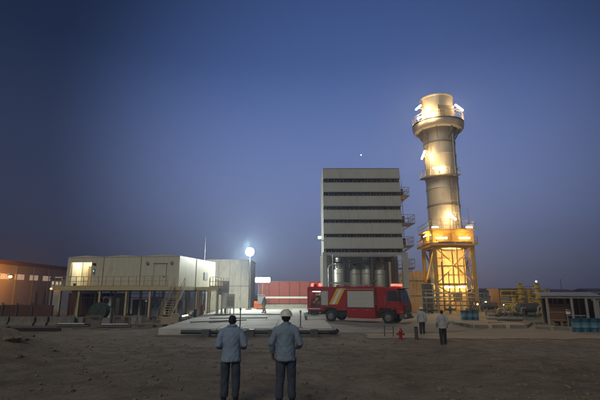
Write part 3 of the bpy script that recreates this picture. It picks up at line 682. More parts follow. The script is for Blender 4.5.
# ------------------------------------------------------------------ exhaust stack and its yellow tower
SX, SY, SR = 22.25, 65.0, 2.40
zS0, zTop = Zv(246, SY), Zv(96.0, SY-1.5)
es = thing('exhaust_stack', 'tall round exhaust stack ringed with warm lamps above the yellow tower', 'chimney', (SX, SY, 0))
zr0, zr1 = Zv(124.5, SY-3.6), Zv(115.5, SY-3.95)            # gallery skirt
MB().lathe([(SR,zS0),(SR,zr1+0.6)],(0,0,0),48,True).build('shaft','stack',es,smooth=True)
MB().lathe([(SR*1.04,zr1+0.05),(SR*1.06,zTop-0.25),(SR*1.09,zTop-0.2),(SR*1.09,zTop),(SR*0.98,zTop),(SR*0.98,zTop-1.5)],(0,0,0),48,False).build('top_rim','stack',es,smooth=True)
MB().lathe([(SR*0.9,zTop-1.6),(0.01,zTop-1.6)],(0,0,0),40,False).build('damper_plate','stackdark',es)
for v in (140,152,166,176,186,204,218,232):
    z = Zv(v, SY-2.4); MB().lathe([(SR,z-0.13),(SR+0.10,z-0.11),(SR+0.10,z+0.11),(SR,z+0.13)],(0,0,0),48,False).build('band','stackdark' if v in (140,176,204) else 'stack',es,smooth=True)
# top gallery: flared skirt, deck, guard
GR = 3.95
MB().lathe([(SR+0.30,zr0+0.9),(SR+0.45,zr0+0.25),(SR+0.75,zr0),(GR-0.3,zr0+0.12),(GR-0.06,zr0+0.45),(GR,zr0+0.8),(GR,zr1-0.25),(GR-0.15,zr1-0.1),(SR+0.02,zr1-0.1)],(0,0,0),48,False).build('gallery_skirt','stack',es,smooth=True)
gal = MB().lathe([(GR+0.05,zr1-0.09),(GR+0.05,zr1),(SR,zr1)],(0,0,0),48,False).build('gallery_deck','stackdark',es)
gr = MB()
for k in range(28):
    a = k*2*math.pi/28; gr.box(GR*math.cos(a)-0.03,GR*math.cos(a)+0.03,GR*math.sin(a)-0.03,GR*math.sin(a)+0.03,zr1,zr1+1.1)
for hh in (0.55,1.1): gr.tube([(GR*math.cos(k*2*math.pi/40),GR*math.sin(k*2*math.pi/40),zr1+hh) for k in range(41)],0.035,6,False)
gr.build('guard_rail','stack',gal)
for k in range(9):
    a = k*math.pi/4.5+0.13; c_, s_ = math.cos(a), math.sin(a)
    MB().bar((SR*c_,SR*s_,zr0-1.5),((SR+1.0)*c_,(SR+1.0)*s_,zr0+0.1),0.14).build('bracket','stackdark',es)
# dark hatch box on the upper front
a = R(-80); hz0, hz1 = zr1+0.02, Zv(104.5,SY-3)
B(-0.3,0.35,-1.35,1.35,0,hz1-hz0).build('hatch_box','stackdark',es,((SR+0.1)*math.cos(a),(SR+0.1)*math.sin(a),hz0),a)
# fluorescent lamps round the gallery and shaft
def tube_lamp(parent, c, d, ln, r_=0.11, m='e_tube'):
    c = Vector(c); d = Vector(d).normalized()*ln/2
    h = MB().bar(c-d*1.05+Vector((0,0.16,0)), c+d*1.05+Vector((0,0.16,0)), 0.22, 0.10).build('lamp','lamp_body',parent)
    cyl(c-d, c+d, r_, 8).build('tube', m, h)
def on_stack(u, v, rad):                         # place on a ring of radius rad round the stack, on the side towards the camera
    for k in range(-90, 91):
        a = R(-90+k); y = SY+rad*math.sin(a); z = Zv(v, y); x = SX+rad*math.cos(a)
        if x >= Xu(u, y, z): return (x-SX, y-SY, z)
    return (rad, 0, Zv(v, SY))
for u, v, d, ln, rad in ((418.3,107.5,(1,0,0.9),1.15,3.9),(421,117,(1,0,0.42),1.3,4.2),(432,114,(1,0,0.25),1.5,4.25),(459,107.5,(1,0,-0.85),1.5,3.75),
                         (423.2,155,(0.45,0,1),1.4,3.5),(438.5,168,(1,0,0.04),1.8,3.75),(452,216,(1,0,-1.05),1.5,3.45)):
    p_ = on_stack(u, v, rad); tube_lamp(es, p_, d, ln)
    q_ = Vector((p_[0],p_[1],0)).normalized()*(SR+0.05); MB().bar((p_[0]*0.985,p_[1]*0.985+0.2,p_[2]),(q_.x,q_.y,p_[2]-(0.5 if v > 130 else 0.0)),0.08).build('lamp_arm','stackdark',es)
for a in (R(200), R(232), R(318), R(345), R(75), R(140)):   # bulkhead tubes standing on the gallery, washing the rim
    tube_lamp(es, (2.95*math.cos(a), 2.95*math.sin(a), zr1+0.3), (-math.sin(a), math.cos(a), 0), 1.1, 0.07)
# lower half platform with its rail, and ladder
pz = Zv(174, SY-3)
hp = MB().lathe([(SR,pz-0.12),(SR+1.0,pz-0.12),(SR+1.0,pz),(SR,pz)],(0,0,0),24,False,R(175),R(305)).build('half_platform','stackdark',es)
gr = MB()
for k in range(9):
    a = R(175+k*130/8); gr.box((SR+0.97)*math.cos(a)-0.03,(SR+0.97)*math.cos(a)+0.03,(SR+0.97)*math.sin(a)-0.03,(SR+0.97)*math.sin(a)+0.03,pz,pz+1.1)
for hh in (0.55,1.1): gr.tube([((SR+0.97)*math.cos(R(175+k*130/16)),(SR+0.97)*math.sin(R(175+k*130/16)),pz+hh) for k in range(17)],0.03,6,False)
gr.build('guard_rail','stack',hp)
la = R(-78); lc, ls = math.cos(la), math.sin(la)
def lad(parent, a, r_, z0, z1):
    c_, s_ = math.cos(a), math.sin(a); tx, ty = -s_, c_
    for q in (-0.24, 0.24): B(-0.035,0.035,-0.035,0.035,z0,z1).build('ladder_rail','stackdark',parent,(r_*c_+tx*q,r_*s_+ty*q,0),a)
    m_ = B(-0.015,0.015,-0.22,0.22,-0.015,0.015).mesh('ladder_rung','stackdark'); n_ = int((z1-z0)/0.4)
    for k in range(n_): inst(m_,'ladder_rung',parent,(r_*c_,r_*s_,z0+0.2+k*0.4),a)
    cg = MB()
    for k in range(int((z1-z0-2.2)/0.9)):
        z = z0+2.2+k*0.9; cg.tube([((r_+0.4)*c_+0.42*(math.cos(b)*c_-math.sin(b)*s_), (r_+0.4)*s_+0.42*(math.cos(b)*s_+math.sin(b)*c_), z) for b in [R(-150+q*30) for q in range(11)]],0.02,4,False)
    cg.build('ladder_cage','stackdark',parent)
lad(es, la, SR+0.28, zS0+0.6, pz+0.2)
lad(es, R(-150), SR+0.28, pz+0.1, zr0-0.3)
cyl((SR*0.55+0.1,-SR*0.93,zS0),(SR*0.55+0.1,-SR*0.93,zr0-1),0.07,8).build('conduit','galv',es)

# yellow support tower
TX0, TX1, TY0, TY1 = 19.45, 24.95, 62.0, 67.6
tw = thing('support_tower', 'brightly lit yellow braced steel tower around the base of the stack', 'tower', (0,0,0))
zD = Zv(246.5, TY0)                                  # deck level
zB1, zB2 = Zv(284.5, TY0), Zv(296, TY0)
posts = [(TX0,TY0),(TX1,TY0),(TX0,TY1),(TX1,TY1)]
for x, y in posts:
    mb = MB(); mb.box(x-0.22,x+0.22,y-0.22,y-0.19,0,zD+2.4); mb.box(x-0.22,x+0.22,y+0.19,y+0.22,0,zD+2.4); mb.box(x-0.03,x+0.03,y-0.19,y+0.19,0,zD+2.4)
    mb.build('post','yellow',tw)
def face_beams(ax, z, w=0.34, d=0.22):
    if ax in 'fb':
        y = TY0 if ax == 'f' else TY1; B(TX0+0.23,TX1-0.23,y-d/2,y+d/2,z-w/2,z+w/2).build('beam','yellow',tw)
    else:
        x = TX0 if ax == 'l' else TX1; B(x-d/2,x+d/2,TY0+0.23,TY1-0.23,z-w/2,z+w/2).build('beam','yellow',tw)
for z in (zB1, zD, zD+2.2):
    for ax in 'fblr': face_beams(ax, z)
for v in (292.5, 296.5, 266): B(TX0+0.23,TX1-0.23,TY0-0.06,TY0+0.06,Zv(v,TY0)-0.08,Zv(v,TY0)+0.08).build('rail_beam','yellow',tw)
def xb(p, q, r_, s_, nm='brace'):
    MB().bar(p,q,0.2,0.12).build(nm,'yellow',tw); MB().bar(r_,s_,0.2,0.12).build(nm,'yellow',tw)
e = 0.3
xb((TX0+e,TY0-0.02,zD-0.3),(TX1-e,TY0-0.02,zB1+0.3),(TX0+e,TY0+0.13,zB1+0.3),(TX1-e,TY0+0.13,zD-0.3))
xb((TX0+e,TY0-0.02,zB1-0.3),(TX1-e,TY0-0.02,0.4),(TX0+e,TY0+0.13,0.4),(TX1-e,TY0+0.13,zB1-0.3))
for x in (TX0, TX1):
    xb((x-0.02,TY0+e,zD-0.3),(x-0.02,TY1-e,zB1+0.3),(x+0.13,TY0+e,zB1+0.3),(x+0.13,TY1-e,zD-0.3))
    xb((x-0.02,TY0+e,zB1-0.3),(x-0.02,TY1-e,0.4),(x+0.13,TY0+e,0.4),(x+0.13,TY1-e,zB1-0.3))
xm = (TX0+TX1)/2
zc = Zv(297,TY0); MB().cbox(xm-0.55,xm+0.55,TY0-0.2,TY0-0.1,zc-0.5,zc+0.5,0.02).build('gusset_plate','stackdark',tw)
for x in (xm-0.35, xm+0.35): B(x-0.07,x+0.07,TY0-0.3,TY0-0.2,0.2,zD-0.2).build('centre_upright','yellow',tw)
mr = B(-0.3,0.3,-0.015,0.015,-0.015,0.015).mesh('ladder_rung','yellow')
for k in range(30): inst(mr,'ladder_rung',tw,(xm,TY0-0.25,0.5+k*0.36))
for v in (258, 275): B(TX0+0.23,TX1-0.23,TY0+0.24,TY0+0.36,Zv(v,TY0)-0.06,Zv(v,TY0)+0.06).build('rail_beam','yellow',tw)
for x in (TX0+1.1, TX1-1.1): B(x-0.06,x+0.06,TY0+0.25,TY0+0.37,0.2,zD-0.3).build('inner_upright','yellow',tw)
for k, (x, v) in enumerate(((TX0+0.7,262),(TX0+1.6,272),(TX1-1.6,258),(TX1-0.75,268),(TX1-0.5,280))): cyl((x,TY0-0.5,0.1),(x,TY0-0.5,Zv(v,TY0)),0.07,8).build('riser_pipe','stackdark',tw)
for v in (301,305.5): cyl((TX0-1.2,TY0-0.7,Zv(v,TY0-0.7)),(TX1+0.8,TY0-0.7,Zv(v,TY0-0.7)),0.09,8).build('service_pipe','stackdark',tw)
MB().bar((TX0+e,TY0+0.3,zB1+0.3),(xm,TY0+0.3,Zv(266,TY0)),0.12,0.08).build('brace','yellow',tw); MB().bar((TX1-e,TY0+0.3,zB1+0.3),(xm,TY0+0.3,Zv(266,TY0)),0.12,0.08).build('brace','yellow',tw)
# deck with parapet panels and rails
dk = B(TX0-0.9,TX1+0.5,TY0-0.9,TY1+0.5,zD+0.18,zD+0.28).build('deck','yellow',tw)
zD2 = zD+2.42
dk2 = B(TX0-0.6,TX1+0.5,TY0-0.55,TY1+0.5,zD2,zD2+0.1).build('upper_deck','yellow',tw)
gr = MB()
for (a, b, c, d_) in ((TX0-0.55,TY0-0.5,TX1+0.45,TY0-0.5),(TX0-0.55,TY0-0.5,TX0-0.55,TY1+0.45),(TX1+0.45,TY0-0.5,TX1+0.45,TY1+0.45)):
    for k in range(8):
        x = a+(c-a)*k/7; y = b+(d_-b)*k/7; gr.box(x-0.03,x+0.03,y-0.03,y+0.03,zD2+0.1,zD2+1.25)
    for hh in (0.65,1.22): gr.bar((a,b,zD2+hh),(c,d_,zD2+hh),0.06)
gr.build('guard_rail','galv',dk2)
gr = MB()
for (a, b, c, d_) in ((TX0-0.85,TY0-0.85,TX1+0.45,TY0-0.85),(TX0-0.85,TY0-0.85,TX0-0.85,TY1+0.45),(TX1+0.45,TY0-0.85,TX1+0.45,TY1+0.45)):
    for k in range(8):
        x = a+(c-a)*k/7; y = b+(d_-b)*k/7; gr.box(x-0.03,x+0.03,y-0.03,y+0.03,zD+0.28,zD+1.35)
    for hh in (0.75,1.33): gr.bar((a,b,zD+hh),(c,d_,zD+hh),0.06)
    gr.bar((a,b,zD+0.4),(c,d_,zD+0.4),0.04,0.2)
gr.build('guard_rail','yellow',dk)
for k in range(5): cyl((TX0-0.3+k*1.35,TY0-0.5,zD2),(TX0-0.3+k*1.35,TY0-0.5,zD2+(1.6 if k != 4 else 3.2)),0.03,6).build('lightning_rod','steel',tw)
for uu in (441, 464): tube_lamp(tw, (Xu(uu,TY0-0.7,zD+2),TY0-0.75,Zv(238,TY0-0.75)), (1,0,0), 1.55, 0.10, 'e_tube2')
for uu in (447.5, 460.5): tube_lamp(tw, (Xu(uu,TY0+0.45,5),TY0+0.42,Zv(287,TY0+0.42)), (1,0,0), 1.1, 0.10, 'e_tube3')
for zz in (Zv(266,TY0)+0.02, zD-0.05): tube_lamp(tw, (xm,TY0+0.5,zz), (1,0,0), 3.2, 0.06, 'e_tube3')  # extra tubes added behind the beams, out of view, to brighten the casing
for k in range(4): B(TX0+0.25+k*1.26,TX0+0.25+k*1.26+1.22,TY0+0.14,TY0+0.2,zD+0.3,zD+2.05).build('parapet_panel','yellow',tw)
for k in range(4): B(TX0-0.08,TX0-0.03,TY0+0.25+k*1.3,TY0+0.25+k*1.3+1.26,zD+0.3,zD+2.05).build('parapet_panel','yellow',tw)
for k in range(2):
    xa = TX0+0.3+k*2.55; xc_ = xa+2.35
    MB().bar((xa,TY0-0.14,zD+0.35),(xc_,TY0-0.14,zD+1.95),0.12,0.08).build('brace','yellow',tw); MB().bar((xa,TY0-0.24,zD+1.95),(xc_,TY0-0.24,zD+0.35),0.12,0.08).build('brace','yellow',tw)
    B(xa,xc_,TY0-0.9,TY0-0.86,zD+0.3,zD+0.62).build('toe_plate','stackdark',tw)
B(xm-0.12,xm+0.12,TY0-0.2,TY0+0.1,zD+0.3,zD+2.1).build('post','yellow',tw)
for x in (TX0+0.2, TX1-0.3): tube_lamp(tw, (x,TY0-0.25,zD2+0.35), (1,0,0), 0.9, 0.07)  # two extra lamps added to wash the shaft from below
tube_lamp(tw, (TX0-0.5,TY0+2.6,zD+1.9), (0,1,0), 1.4, 0.09, 'e_tube2')
tube_lamp(tw, (TX0-0.45,TY0+2.6,zB1-0.3), (0,1,0), 1.4, 0.09, 'e_tube2')
# casing inside the tower
cs = thing('stack_base_casing', 'pale panelled casing glowing in lamp light inside the yellow tower', 'casing', (0,0,0))
n = 4; cw = (TX1-TX0-1.2)/n
for k in range(n):
    for (q0, q1) in ((0.25, 3.6), (3.64, 7.0), (7.04, zD-0.4)):
        B(TX0+0.6+k*cw+0.015, TX0+0.6+(k+1)*cw-0.015, TY0+1.35, TY0+1.42, q0, q1).build('panel','casing',cs)
B(TX0+0.6,TX1-0.6,TY0+1.425,TY1-0.8,0,zD-0.3).build('core','stack',cs)
MB().lathe([(2.35,zD-0.3),(2.38,zS0+0.2)],(SX,SY,0),40).build('cone','stack',cs,smooth=True)
t = thing('control_cabinet', 'dark control cabinet standing at the left foot of the yellow tower', 'cabinet', (Xu(428,60.5),60.5,0))
MB().cbox(-0.7,0.7,-0.4,0.4,0.1,Zv(284,60.5),0.03).build('casing','steel',t); B(-0.65,0.65,-0.35,0.35,0,0.1).build('plinth','black',t)
B(-0.62,-0.02,-0.43,-0.402,0.2,3.6).build('door','steel',t); B(0.02,0.62,-0.43,-0.402,0.2,3.6).build('door','steel',t)
# tan turbine enclosure left of the tower
te = thing('turbine_enclosure', 'tan vertical panelled turbine enclosure between filter house and yellow tower', 'enclosure', (0,67.5,0))
ex0, ex1 = Xu(402,67.5), Xu(436,67.5)
n = 9
for k in range(n):
    a = ex0+(ex1-ex0)*k/n; ztop = Zv(271.0+rnd.uniform(-0.8,0.8),67.5)
    B(a+0.02, a+(ex1-ex0)/n-0.03, 0, 0.12, 0, ztop).build('panel','tan',te)
B(ex0,ex1,0.13,3.5,0,Zv(272.5,67.5)).build('core','tan',te)
for v in (281, 296): B(ex0,ex1,-0.1,-0.003,Zv(v,67.5)-0.08,Zv(v,67.5)+0.08).build('rail','steel',te)
# scaffold and pipe runs before enclosure and tower
t = thing('pipe_scaffold', 'grey scaffold of thin uprights and rails at the left foot of the yellow tower', 'scaffold', (0,59,0))
for u in (408,415,421,433,438): cyl((Xu(u,59),0,0),(Xu(u,59),0,Zv(rnd.choice((268,276,283)),59)),0.05,8).build('upright','galv',t)
for v in (290,297,303): cyl((Xu(405,59),0.06,Zv(v,59)),(Xu(441,59),0.06,Zv(v,59)),0.05,8).build('rail','galv',t)
t = thing('pipe_barrier', 'long grey pipe rails on posts across the foot of the yellow tower', 'barrier', (0,58.0,0))
for v in (293.5,298): cyl((Xu(424,58),0,Zv(v,58)),(Xu(481,58),0,Zv(v,58)),0.075,8).build('rail','galv',t)
for u in (426,437,449,462,479): cyl((Xu(u,58),0.1,0),(Xu(u,58),0.1,Zv(291,58)),0.06,8).build('post','galv',t)
t = thing('lamp_pole', 'slim pale pole standing right of the yellow tower', 'pole', (Xu(478,62),62,0))
cyl((0,0,0),(0,0,Zv(272,62)),0.09,8).build('shaft','white',t); B(-0.25,0.25,-0.25,0.25,0,0.3).build('footing','block',t)
# valves and pump clutter at the tower foot
for i, (u, Y, s_) in enumerate(((424,57,1.0),(431,56.5,0.8),(449,57,0.9),(470,56,1.0))):
    t = thing('valve_set', ['leftmost dark valve set at the tower foot','small dark valve set beside the control cabinet','dark valve set before the centre of the yellow tower','dark valve set at the right post of the yellow tower'][i], 'valve', (Xu(u,Y),Y,0), rnd.uniform(-0.4,0.4), 'valve sets at the tower foot')
    cyl((0,0,0),(0,0,1.1*s_),0.12,10).build('riser','steel',t); MB().tube([(-0.7,0,0.6*s_),(0.7,0,0.6*s_)],0.13,10).build('pipe','steel',t)
    MB().lathe([(0.26,-0.03),(0.30,0),(0.26,0.03)],(0,0,1.25*s_),14).build('hand_wheel','rust',t); MB().lathe([(0.22,-0.2),(0.26,0),(0.22,0.2)],(0,0,0.6*s_),12).build('valve_body','steel',t)

# ------------------------------------------------------------------ fire engine
ANG = R(-32)
ft = thing('fire_engine', 'red fire engine with yellow and white slanted stripes and glowing red beacons', 'fire engine', (2.83, 41.3, 0), ANG)
# local frame: x forward from the rear axle, y to the far side from the near side plane, z up
W_ = 2.5; WB = 5.6; WR = 0.55
for y in (0.75, 1.55): B(-2.3,6.7,y,y+0.2,0.66,0.90).build('chassis_rail','black',ft)
for x in (-2.1,0.95,2.6,4.3,6.4): B(x-0.08,x+0.08,0.951,1.549,0.68,0.88).build('chassis_cross_member','black',ft)
# body shell pieces around the open pump locker
bz0, bz1 = 1.0, 3.06; xb0, xb1 = -2.5, 4.5
oc0, oc1, oz0, oz1 = -2.14, -1.02, 1.30, 2.78
bd = MB()
bd.box(xb0,oc0,0,W_,bz0,bz1); bd.box(oc0,oc1,0,W_,oz1,bz1); bd.box(oc0,oc1,0,W_,bz0,oz0); bd.box(oc0,oc1,0.9,W_,oz0,oz1)
bd.box(oc1,xb1,0,W_,1.30,bz1)
bd.box(oc1,-0.66,0,W_,bz0,1.30); bd.box(0.68,1.72,0,W_,1.02,1.30)
body = bd.build('body','red',ft)
MB().cbox(1.72,xb1-0.03,0.02,W_-0.02,0.38,1.298,0.03).build('lower_locker','red',ft)
for k in range(2): B(1.80+k*1.34,1.80+k*1.34+1.26,-0.012,0.018,0.46,1.22).build('locker_flap','red',ft)
MB().tube([(0.85,0.5,0.72),(1.65,0.5,0.72)],0.24,14).build('fuel_tank','black',ft,smooth=True)
B(0.72,1.70,0.25,W_-0.25,0.56,1.018).build('tank_underside','black',ft)
for nm, a in (('roof_rail',(xb0+0.02,xb1-0.02,0.02,0.09,bz1,bz1+0.12)),('roof_rail',(xb0+0.02,xb1-0.02,W_-0.09,W_-0.02,bz1,bz1+0.12)),('roof_rail',(xb0+0.02,xb0+0.1,0.091,W_-0.091,bz1,bz1+0.12))):
    B(*a).build(nm,'red',ft)
B(0.9,xb1-0.1,-0.014,-0.002,2.90,2.955).build('pale_trim','tan',ft)
def shutter(x0_, x1_, z0_, z1_):
    s_ = B(x0_,x1_,-0.012,0.0,z0_,z1_).build('roller_shutter','shutter',ft)
    me = MB().prism([(-0.034,0.016),(-0.030,0.085),(-0.012,0.098),(-0.012,0.006)],'x',x0_+0.02,x1_-0.02).mesh('shutter_slat','shutter')
    n_ = int((z1_-z0_)/0.116)
    for k in range(n_): inst(me,'shutter_slat',s_,(0,0,z0_+k*0.116))
    B(x0_+0.02,x1_-0.02,-0.05,-0.027,z0_-0.04,z0_+0.015).build('shutter_bar','galv',s_)
    fr_ = MB(); fr_.box(x0_-0.05,x0_,-0.02,0.0,z0_-0.05,z1_+0.05); fr_.box(x1_,x1_+0.05,-0.02,0.0,z0_-0.05,z1_+0.05); fr_.box(x0_,x1_,-0.02,0.0,z1_,z1_+0.05)
    tag(fr_.build('shutter_frame','steel',s_))
shutter(1.80, xb1-0.12, 1.36, 2.76)
shutter(-0.95, -0.22, 1.50, 2.78)
def slant(xa, wd_, m):
    MB().prism([(xa,1.56),(xa+wd_,1.56),(xa+wd_+0.84,3.02),(xa+0.84,3.02)],'y',-0.006,-0.0005).build('stripe',m,body)
for xa, wd_, m in ((-0.12,0.26,'stripeyellow'),(0.16,0.30,'white'),(0.48,0.28,'stripeyellow')): slant(xa,wd_,m)
# open locker: pump panel, outlets, lamp
lk = B(oc0+0.01,oc1-0.01,0.86,0.898,oz0+0.02,oz1-0.02).build('pump_panel','galv',ft)
for x, z in ((-1.9,2.4),(-1.6,2.45),(-1.3,2.15),(-1.85,2.05),(-1.45,2.5)): cyl((x,0.80,z),(x,0.858,z),0.09,12).build('gauge','white',lk)
for x in (-1.9,-1.35): MB().tube([(x,0.8,1.75),(x,0.35,1.75),(x,0.18,1.68)],0.09,10).build('outlet','tan',lk,smooth=True)
MB().tube([(-2.0,0.5,1.42),(-1.2,0.5,1.42)],0.09,10).build('outlet','steel',lk)
MB().lathe([(0.17,-0.02),(0.2,0),(0.17,0.02)],(-1.6,0.45,1.62),14).build('hand_wheel','orange',lk)
MB().lathe([(0.25,-0.12),(0.28,-0.1),(0.2,-0.08),(0.2,0.08),(0.28,0.1),(0.25,0.12)],(-1.55,0.4,2.25),16).build('hose_reel','rust',lk,smooth=True)
B(oc0+0.15,oc1-0.15,0.15,0.25,oz1-0.06,oz1-0.02).build('locker_lamp','e_comp',ft)
def wheel(x, y, s=1):
    w_ = MB(); w_.lathe([(0.31,-0.15),(0.48,-0.16),(0.54,-0.11),(0.55,0.0),(0.54,0.11),(0.48,0.16),(0.31,0.15)],(0,0,0),28,False)
    w_.v = [(p[0],p[2],p[1]) for p in w_.v]; o = w_.build('wheel','rubber',ft,(x,y,WR),0,True)
    h_ = MB(); h_.lathe([(0.31,0.13),(0.30,0.05),(0.20,0.02),(0.12,0.10),(0.0,0.11)],(0,0,0),24,False); h_.v = [(p[0],-s*p[2],p[1]) for p in h_.v]
    h_.build('hub','lamp_body',o,smooth=True)
    for k in range(8):
        a = k*math.pi/4; cyl((0.2*math.cos(a),-s*0.03,0.2*math.sin(a)),(0.2*math.cos(a),-s*0.08,0.2*math.sin(a)),0.025,6).build('wheel_nut','galv',o)
for x in (0, WB):
    wheel(x, 0.19); wheel(x, W_-0.19, -1)
    B(x-0.06,x+0.06,0.36,W_-0.36,WR-0.06,WR+0.06).build('axle','black',ft)
def arch(x, r0, r1, y0_, y1_, m):
    p = [(x+r1*math.cos(a),WR+r1*math.sin(a)) for a in [R(8+q*164/12) for q in range(13)]] + [(x+r0*math.cos(a),WR+r0*math.sin(a)) for a in [R(172-q*164/12) for q in range(13)]]
    return MB().prism(p,'y',y0_,y1_).build('wheel_arch',m,ft)
arch(0,0.62,0.70,-0.03,0.4,'black'); arch(WB,0.62,0.72,-0.03,0.42,'black')
# crew cab: side profile with a raked windscreen
cx = 4.62; fx = 6.96
prof = [(cx,1.05),(4.78,1.05),(4.86,1.28),(6.32,1.28),(6.40,0.82),(fx+0.02,0.82),(fx+0.04,1.45),(fx-0.02,1.72),(fx-0.36,2.86),(fx-0.52,3.06),(cx,3.10)]
cab = MB().prism(prof,'y',0.02,W_-0.02).build('cab','red',ft)
bv = cab.modifiers.new('bevel','BEVEL'); bv.width = 0.06; bv.segments = 3; bv.limit_method = 'ANGLE'
def onrake(t, off=0.0):
    a = Vector((fx-0.02,1.72)); b = Vector((fx-0.36,2.86)); p = a.lerp(b,t); n_ = Vector((b.y-a.y, a.x-b.x)).normalized(); return p+n_*off
a0, a1 = onrake(0.05,0.012), onrake(0.95,0.012)
ws = MB().add([(a0.x,0.14,a0.y),(a0.x,W_-0.14,a0.y),(a1.x,W_-0.2,a1.y),(a1.x,0.2,a1.y)],[(0,1,2,3)]).build('windscreen','windglass',cab)
b0, b1 = onrake(0.03,0.03), onrake(0.6,0.035)
for y in (0.7,1.5): MB().bar((b0.x,y,b0.y),(b1.x,y+0.45,b1.y),0.03,0.02).build('wiper','black',ws)
dr = MB().prism([(5.52,1.33),(6.82,1.33),(6.84,1.75),(6.52,2.88),(5.52,2.88)],'y',-0.004,0.018).build('door','red',ft)
MB().prism([(5.64,1.90),(6.70,1.90),(6.46,2.78),(5.64,2.78)],'y',-0.016,-0.006).build('window','glass',dr)
B(5.6,5.78,-0.04,-0.005,1.68,1.74).build('handle','black',dr)
dr2 = B(4.72,5.46,-0.004,0.018,1.33,2.88).build('rear_door','red',ft)
B(4.76,4.84,-0.04,-0.005,1.72,1.9).build('handle','black',dr2)
mirr = MB().bar((6.70,-0.02,2.78),(6.86,-0.28,2.80),0.04).build('mirror_arm','black',ft); MB().cbox(6.76,6.90,-0.42,-0.18,1.95,2.80,0.02).build('mirror','black',mirr)
MB().cbox(fx-0.3,fx+0.16,0.03,W_-0.03,0.42,0.88,0.05).build('bumper','steel',ft)
B(fx+0.042,fx+0.08,0.4,W_-0.4,1.0,1.5).build('grille','black',ft)
for k in range(4): B(fx+0.081,fx+0.10,0.45,W_-0.45,1.08+k*0.11,1.12+k*0.11).build('grille_bar','galv',ft)
for y in (0.14,W_-0.5): MB().cbox(fx+0.15,fx+0.19,y,y+0.36,0.58,0.8,0.01).build('headlight','white',ft)
B(fx-0.25,fx+0.02,0.0,0.015,0.95,1.05).build('side_marker','orange',ft)
for z in (0.42,0.76): B(5.0,5.6,0.06,0.4,z,z+0.04).build('step','galv',ft)
MB().cbox(fx-0.62,fx-0.14,0.05,W_-0.05,2.98,3.04,0.01).build('sun_visor','black',ft)
for x in (4.70, 5.48): B(x-0.008,x+0.008,-0.006,0.019,1.31,2.9).build('door_gap','black',ft)
B(4.70,6.80,-0.006,0.019,1.305,1.32).build('door_gap','black',ft)
for x in (4.60, 5.44): cyl((x,-0.06,1.55),(x,-0.06,2.35),0.02,6).build('grab_rail','galv',ft)
B(xb0+0.05,oc1-0.05,-0.012,-0.002,1.10,1.16).build('reflective_strip','white',ft)
for x in (2.40,3.75): B(x-0.09,x+0.09,-0.04,-0.013,1.08,1.13).build('flap_handle','galv',ft)
for x in (oc0-0.03,oc1+0.01): B(x,x+0.02,-0.01,0.02,oz0,oz1).build('locker_edge','galv',ft)
MB().tube([(-2.3,-0.03,0.95),(-2.25,-0.08,0.7),(-1.9,-0.1,0.55),(-1.4,-0.1,0.58),(-0.9,-0.06,0.75)],0.045,8).build('suction_hose','black',ft,smooth=True)
lbz = 3.12
lbr = MB().cbox(5.9,6.3,0.2,W_-0.2,lbz-0.02,lbz+0.06,0.01).build('beacon_base','black',ft)
for y0_ in (0.22, 0.94, 1.66): MB().cbox(5.92,6.28,y0_,y0_+0.6,lbz+0.062,lbz+0.26,0.04).build('beacon','e_red',lbr)
for x in (-2.2, -1.35):
    bb = B(x-0.05,x+0.35,0.1,0.45,bz1+0.002,bz1+0.16).build('beacon_base','black',ft)
    MB().lathe([(0.15,0.0),(0.15,0.2),(0.1,0.28),(0.0,0.3)],(x+0.15,0.27,bz1+0.162),14,False).build('beacon','e_red',bb,smooth=True)
B(-1.85,-1.45,0.1,0.45,bz1+0.002,bz1+0.36).build('beacon_box','red',ft)
rl = B(0.2,3.9,0.4,0.46,bz1+0.22,bz1+0.29).build('roof_ladder','galv',ft)
B(0.2,3.9,0.86,0.92,bz1+0.22,bz1+0.29).build('ladder_rail','galv',rl)
for k in range(12): B(0.35+k*0.3,0.39+k*0.3,0.46,0.86,bz1+0.235,bz1+0.275).build('ladder_rung','galv',rl)
for x in (0.5,3.4): B(x-0.04,x+0.04,0.35,0.97,bz1,bz1+0.218).build('ladder_rest','galv',rl)
mo = cyl((3.6,1.3,bz1),(3.6,1.3,bz1+0.4),0.12,12).build('water_monitor','steel',ft); MB().tube([(3.6,1.3,bz1+0.4),(3.75,1.3,bz1+0.55),(4.2,1.3,bz1+0.62)],[0.1,0.09,0.06],10).build('nozzle','steel',mo,smooth=True)
B(-2.7,-2.51,0.1,W_-0.1,0.6,0.78).build('rear_step','galv',ft)
B(-2.45,-0.78,0.05,0.35,0.62,0.99).build('rear_skirt','black',ft)
for x in (-2.35,-1.2): B(x,x+0.14,0.03,0.05,0.75,0.85).build('reflector','stripeyellow',ft)

